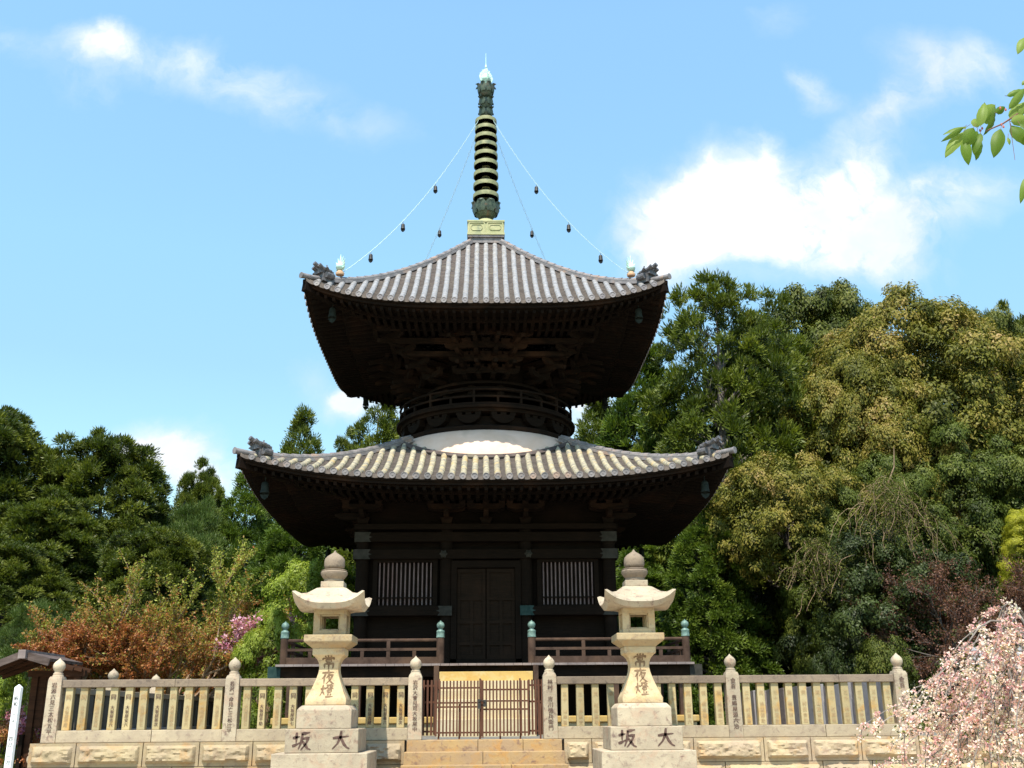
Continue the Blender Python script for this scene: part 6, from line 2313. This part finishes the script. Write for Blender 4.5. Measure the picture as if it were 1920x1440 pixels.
# ------------------------------------------------------------------ cherry branch close to the camera
def near_branch():
    t = empty('cherry_tree', (5.4, 2.9, 0), 0, label='near cherry tree reaching a leafy twig in from the right edge of the sky', cat='tree')
    off = Vector((-5.4, -2.9, 0))
    rnd = random.Random(8)
    tw = MB()

    def q(px, py, Y):
        return at(px, py, Y)+off
    Y = 3.3
    main = [q(1848, 246, Y), q(1880, 232, Y), q(1920, 206, Y+0.05), q(1990, 170, Y+0.1), q(2180, 90, Y+0.15)]
    tw.tube(main, [0.0022, 0.003, 0.004, 0.006, 0.010], 6)
    bk = MB()
    bk.tube([main[-1], main[-1]+Vector((0.5, 0, 0.18)), Vector((-1.5, 0.1, 3.75)), Vector((-0.7, 0, 3.35)), Vector((-0.2, 0, 2.9)), Vector((0, 0, 2.3))], [0.010, 0.016, 0.028, 0.045, 0.065, 0.085], 8)
    bk.tube([(0, 0, 0), (0.05, 0, 1.2), (0, 0, 2.4), (0.1, 0.05, 3.6)], [0.16, 0.13, 0.11, 0.06], 12)
    extra = []
    for i in range(16):
        a = rnd.uniform(-1.4, 1.9)
        d = Vector((math.cos(a), math.sin(a), rnd.uniform(0.5, 1.2))).normalized()
        s = Vector((0.03, 0, rnd.uniform(2.3, 3.5)))
        L = rnd.uniform(1.0, 1.8)
        pts = [s, s+d*L*0.5, s+d*L+Vector((0, 0, -0.1))]
        bk.tube(pts, [0.035, 0.02, 0.006], 6)
        for k in range(60):
            extra.append(pts[1].lerp(pts[2], rnd.random())+Vector((rnd.gauss(0, 0.12), rnd.gauss(0, 0.12), rnd.gauss(0, 0.1))))
    # side twig to the second spray
    tw.tube([q(1893, 226, Y), q(1903, 300, Y)], [0.0012, 0.0008], 4)
    br = tw.build('branch', 'twig_red', t, smooth=60)
    bk.build('trunk', 'bark', t, smooth=60)
    # leaves: stalk foot, tip, width (photo pixels), tilt
    lv = [((1812, 238), (1768, 253), 13, 0.5), ((1806, 240), (1764, 266), 9, -0.6), ((1806, 248), (1772, 296), 21, 0.3), ((1825, 240), (1810, 276), 24, -0.2), ((1808, 262), (1816, 310), 17, 0.4),
          ((1832, 246), (1830, 301), 22, -0.4), ((1838, 250), (1826, 290), 16, 0.6), ((1838, 236), (1846, 192), 17, -0.5), ((1830, 238), (1828, 222), 16, 0.2), ((1842, 228), (1866, 196), 30, 0.5),
          ((1866, 212), (1844, 254), 13, -0.7), ((1876, 242), (1863, 296), 22, 0.1), ((1868, 212), (1884, 200), 13, 0.4), ((1892, 204), (1922, 165), 14, 0.3), ((1888, 180), (1924, 168), 12, 0.1),
          ((1894, 222), (1928, 190), 24, -0.2), ((1896, 228), (1932, 222), 20, 0.4), ((1896, 236), (1934, 276), 26, 0.2), ((1890, 258), (1893, 272), 6, 0.0), ((1912, 232), (1950, 250), 22, -0.3),
          ((1922, 70), (1908, 102), 16, 0.2), ((1930, 66), (1940, 100), 18, 0.2), ((1926, 330), (1913, 382), 13, 0.2), ((1925, 150), (1916, 160), 8, 0.1), ((1940, 200), (1960, 150), 22, 0.0), ((1950, 300), (1960, 350), 22, 0.2)]
    for i, (a, b, w, tilt) in enumerate(lv):
        yy = Y+rnd.uniform(-0.05, 0.05)
        A, B = q(a[0], a[1], yy), q(b[0], b[1], yy+rnd.uniform(-0.015, 0.015))
        ln = (B-A).length
        u = (B-A).normalized()
        ww = w/1940*3.5*0.62
        v = u.cross(Vector((0, -1, 0.25))).normalized()
        nrm = u.cross(v).normalized()
        v = (v*math.cos(tilt)+nrm*math.sin(tilt)).normalized()
        nrm = u.cross(v).normalized()
        mb = MB()
        n = 9
        vs = []
        for k in range(n+1):
            tt = k/n
            wd = ww*math.sin(math.pi*min(1, tt**0.8*0.97+0.02))**0.8*(1 if k < n else 0.02)
            c = A+u*ln*tt-nrm*ln*0.10*math.sin(math.pi*tt)
            for s, lift in ((-1, 0.35), (-0.5, 0.15), (0, 0), (0.5, 0.15), (1, 0.35)):
                vs.append(c+v*s*wd+nrm*lift*wd+nrm*0.0012*(1 if (k+int(abs(s)*2)) % 2 else -1))
        fs = [(k*5+j, k*5+j+1, (k+1)*5+j+1, (k+1)*5+j) for k in range(n) for j in range(4)]
        mb.add(vs, fs)
        if i % 1 == 0:
            mb.tube([A, A-u*0.012+Vector((0.004, 0, 0.006))], [0.0012, 0.001], 4, mi=1)
        o = mb.build('leaf', ['lf_cherry', 'twig_red'], t, smooth=60)
        at_ = o.data.attributes.new('tone', 'FLOAT', 'POINT')
        at_.data.foreach_set('value', np.full(len(o.data.vertices), rnd.uniform(0.25, 0.95), np.float32))
    # red bud scales on the twig
    mb = MB()
    for (px, py) in ((1838, 247), (1842, 243), (1878, 236), (1882, 240), (1886, 208), (1876, 205)):
        c = q(px, py, Y)
        mb.lathe([(0.001, 0), (0.004, 0.003), (0.003, 0.008), (0.001, 0.012)], c, 7)
    mb.build('buds', 'bud_red', br)
    E_ = np.array([tuple(p) for p in extra])
    R_ = np.random.default_rng(5)
    U = unit(rdir(R_, len(E_))+np.array([0, 0, -0.8]))
    leaf_mesh('foliage', 'lf_cherry', E_, U, unit(np.cross(U, rdir(R_, len(E_)))), 0.10, 0.05, R_.random(len(E_)), 0.1, t)


near_branch()


# ------------------------------------------------------------------ notice board, white post, storehouse
def notice_board():
    Y = 18.7
    a = at(66, 1300, Y)
    t = empty('notice_board', (a.x, Y, 0), 0, label='dark wooden notice board with a small gabled roof, left of the corner post', cat='notice board')
    x0, x1 = -0.02, 0.62
    for x in (-0.02, 0.70):
        mb = MB()
        mb.box(x-0.055, x+0.055, -0.05, 0.05, 0, 2.28)
        mb.build('post', 'wood_board', t, bevel=0.005)
    mb = MB()
    mb.box(-0.10, -0.03, -0.10, 0.0, 0, 1.32)
    mb.build('stake', 'wood_dark', t, bevel=0.005, loc=(-0.03, -0.03, 0))
    mb = MB()
    for i in range(5):
        mb.box(0.04+i*0.12, 0.155+i*0.12, 0.0, 0.03, 1.42, 2.30)
    mb.build('board', 'wood_board', t)
    mb = MB()
    mb.box(-0.14, 0.82, -0.06, 0.06, 2.26, 2.36)
    mb.build('head_beam', 'wood_board', t)
    # gabled roof, ridge running away from the camera
    rz = 2.62
    rx = 0.03
    roof = MB()
    for s, ln, dz_ in ((-1, 0.78, 0.30), (1, 0.44, 0.12)):
        p0, p1 = Vector((rx, 0, rz)), Vector((rx+s*ln, 0, rz-dz_))
        roof.beam(p0+Vector((s*0.01, 0, 0)), p1, 1.5, 0.05, up=(0, 0, 1))
    rr = roof.build('roof', 'wood_old', t)
    mb = MB()
    for s, ln, dz_ in ((-1, 0.80, 0.31), (1, 0.46, 0.125)):
        mb.beam(Vector((rx+s*0.02, -0.78, rz-0.04)), Vector((rx+s*ln, -0.78, rz-dz_-0.04)), 0.045, 0.11)
    mb.build('bargeboard', 'wood_old', rr)
    mb = MB()
    mb.beam(Vector((rx+0.03, -0.88, rz-0.03)), Vector((rx+0.03, 0.8, rz-0.03)), 0.12, 0.14)
    mb.build('ridge_beam', 'wood_grey', rr)
    mb = MB()
    for y in (-0.5, -0.1, 0.3):
        mb.beam(Vector((rx-0.75, y, rz-0.36)), Vector((rx, y, rz-0.07)), 0.05, 0.06)
        mb.beam(Vector((rx+0.76, y, rz-0.26)), Vector((rx, y, rz-0.07)), 0.05, 0.06)
    mb.build('rafters', 'wood_board', rr)


notice_board()


def white_post():
    Y = 15.6
    a = at(36, 1285, Y)
    t = empty('white_post', (a.x, Y, 0), 0, label='slim white square post with a column of small lettering at the left edge', cat='post')
    mb = MB()
    w = 0.044
    h = a.z
    mb.sqlathe([(w, 0), (w, h-0.03), (w*0.2, h+0.01)])
    p = mb.build('shaft', 'white_paint', t, bevel=0.004)
    mb = MB()
    vtext(mb, '昭和 二十 一四日 一月 県指定史跡大日寺', 0, h-0.14, 0.062, 0.078, lambda z: -w-0.002, None)
    mb.build('inscription', 'iron', t)


white_post()


def storehouse():
    a = at(1875, 1225, 24)
    t = empty('storehouse', (a.x+2.3, 25.2, 1.0), 0, label='small house with a pale tiled roof glimpsed through the weeping cherry', cat='house')
    mb = MB()
    mb.box(-2.2, 2.2, -1.2, 1.2, 0, 1.25)
    mb.build('wall', 'plaster', t)
    mb = MB()
    for k in range(17):
        for s in (-1, 1):
            for j in range(7):
                x = -2.5+5.0*k/16
                y0, y1 = s*(1.6-0.22*j), s*(1.6-0.22*(j+1)-0.03)
                z0, z1 = 1.15+0.125*j, 1.15+0.125*(j+1)
                mb.beam(Vector((x, y0, z0+0.03)), Vector((x, y1, z1)), 0.29, 0.035)
    mb.build('roof', 'tile_pale', t)
    mb = MB()
    mb.box(0.3, 1.1, -1.24, -1.19, 0.3, 1.0)
    mb.build('window', 'wood_dark', t)


storehouse()
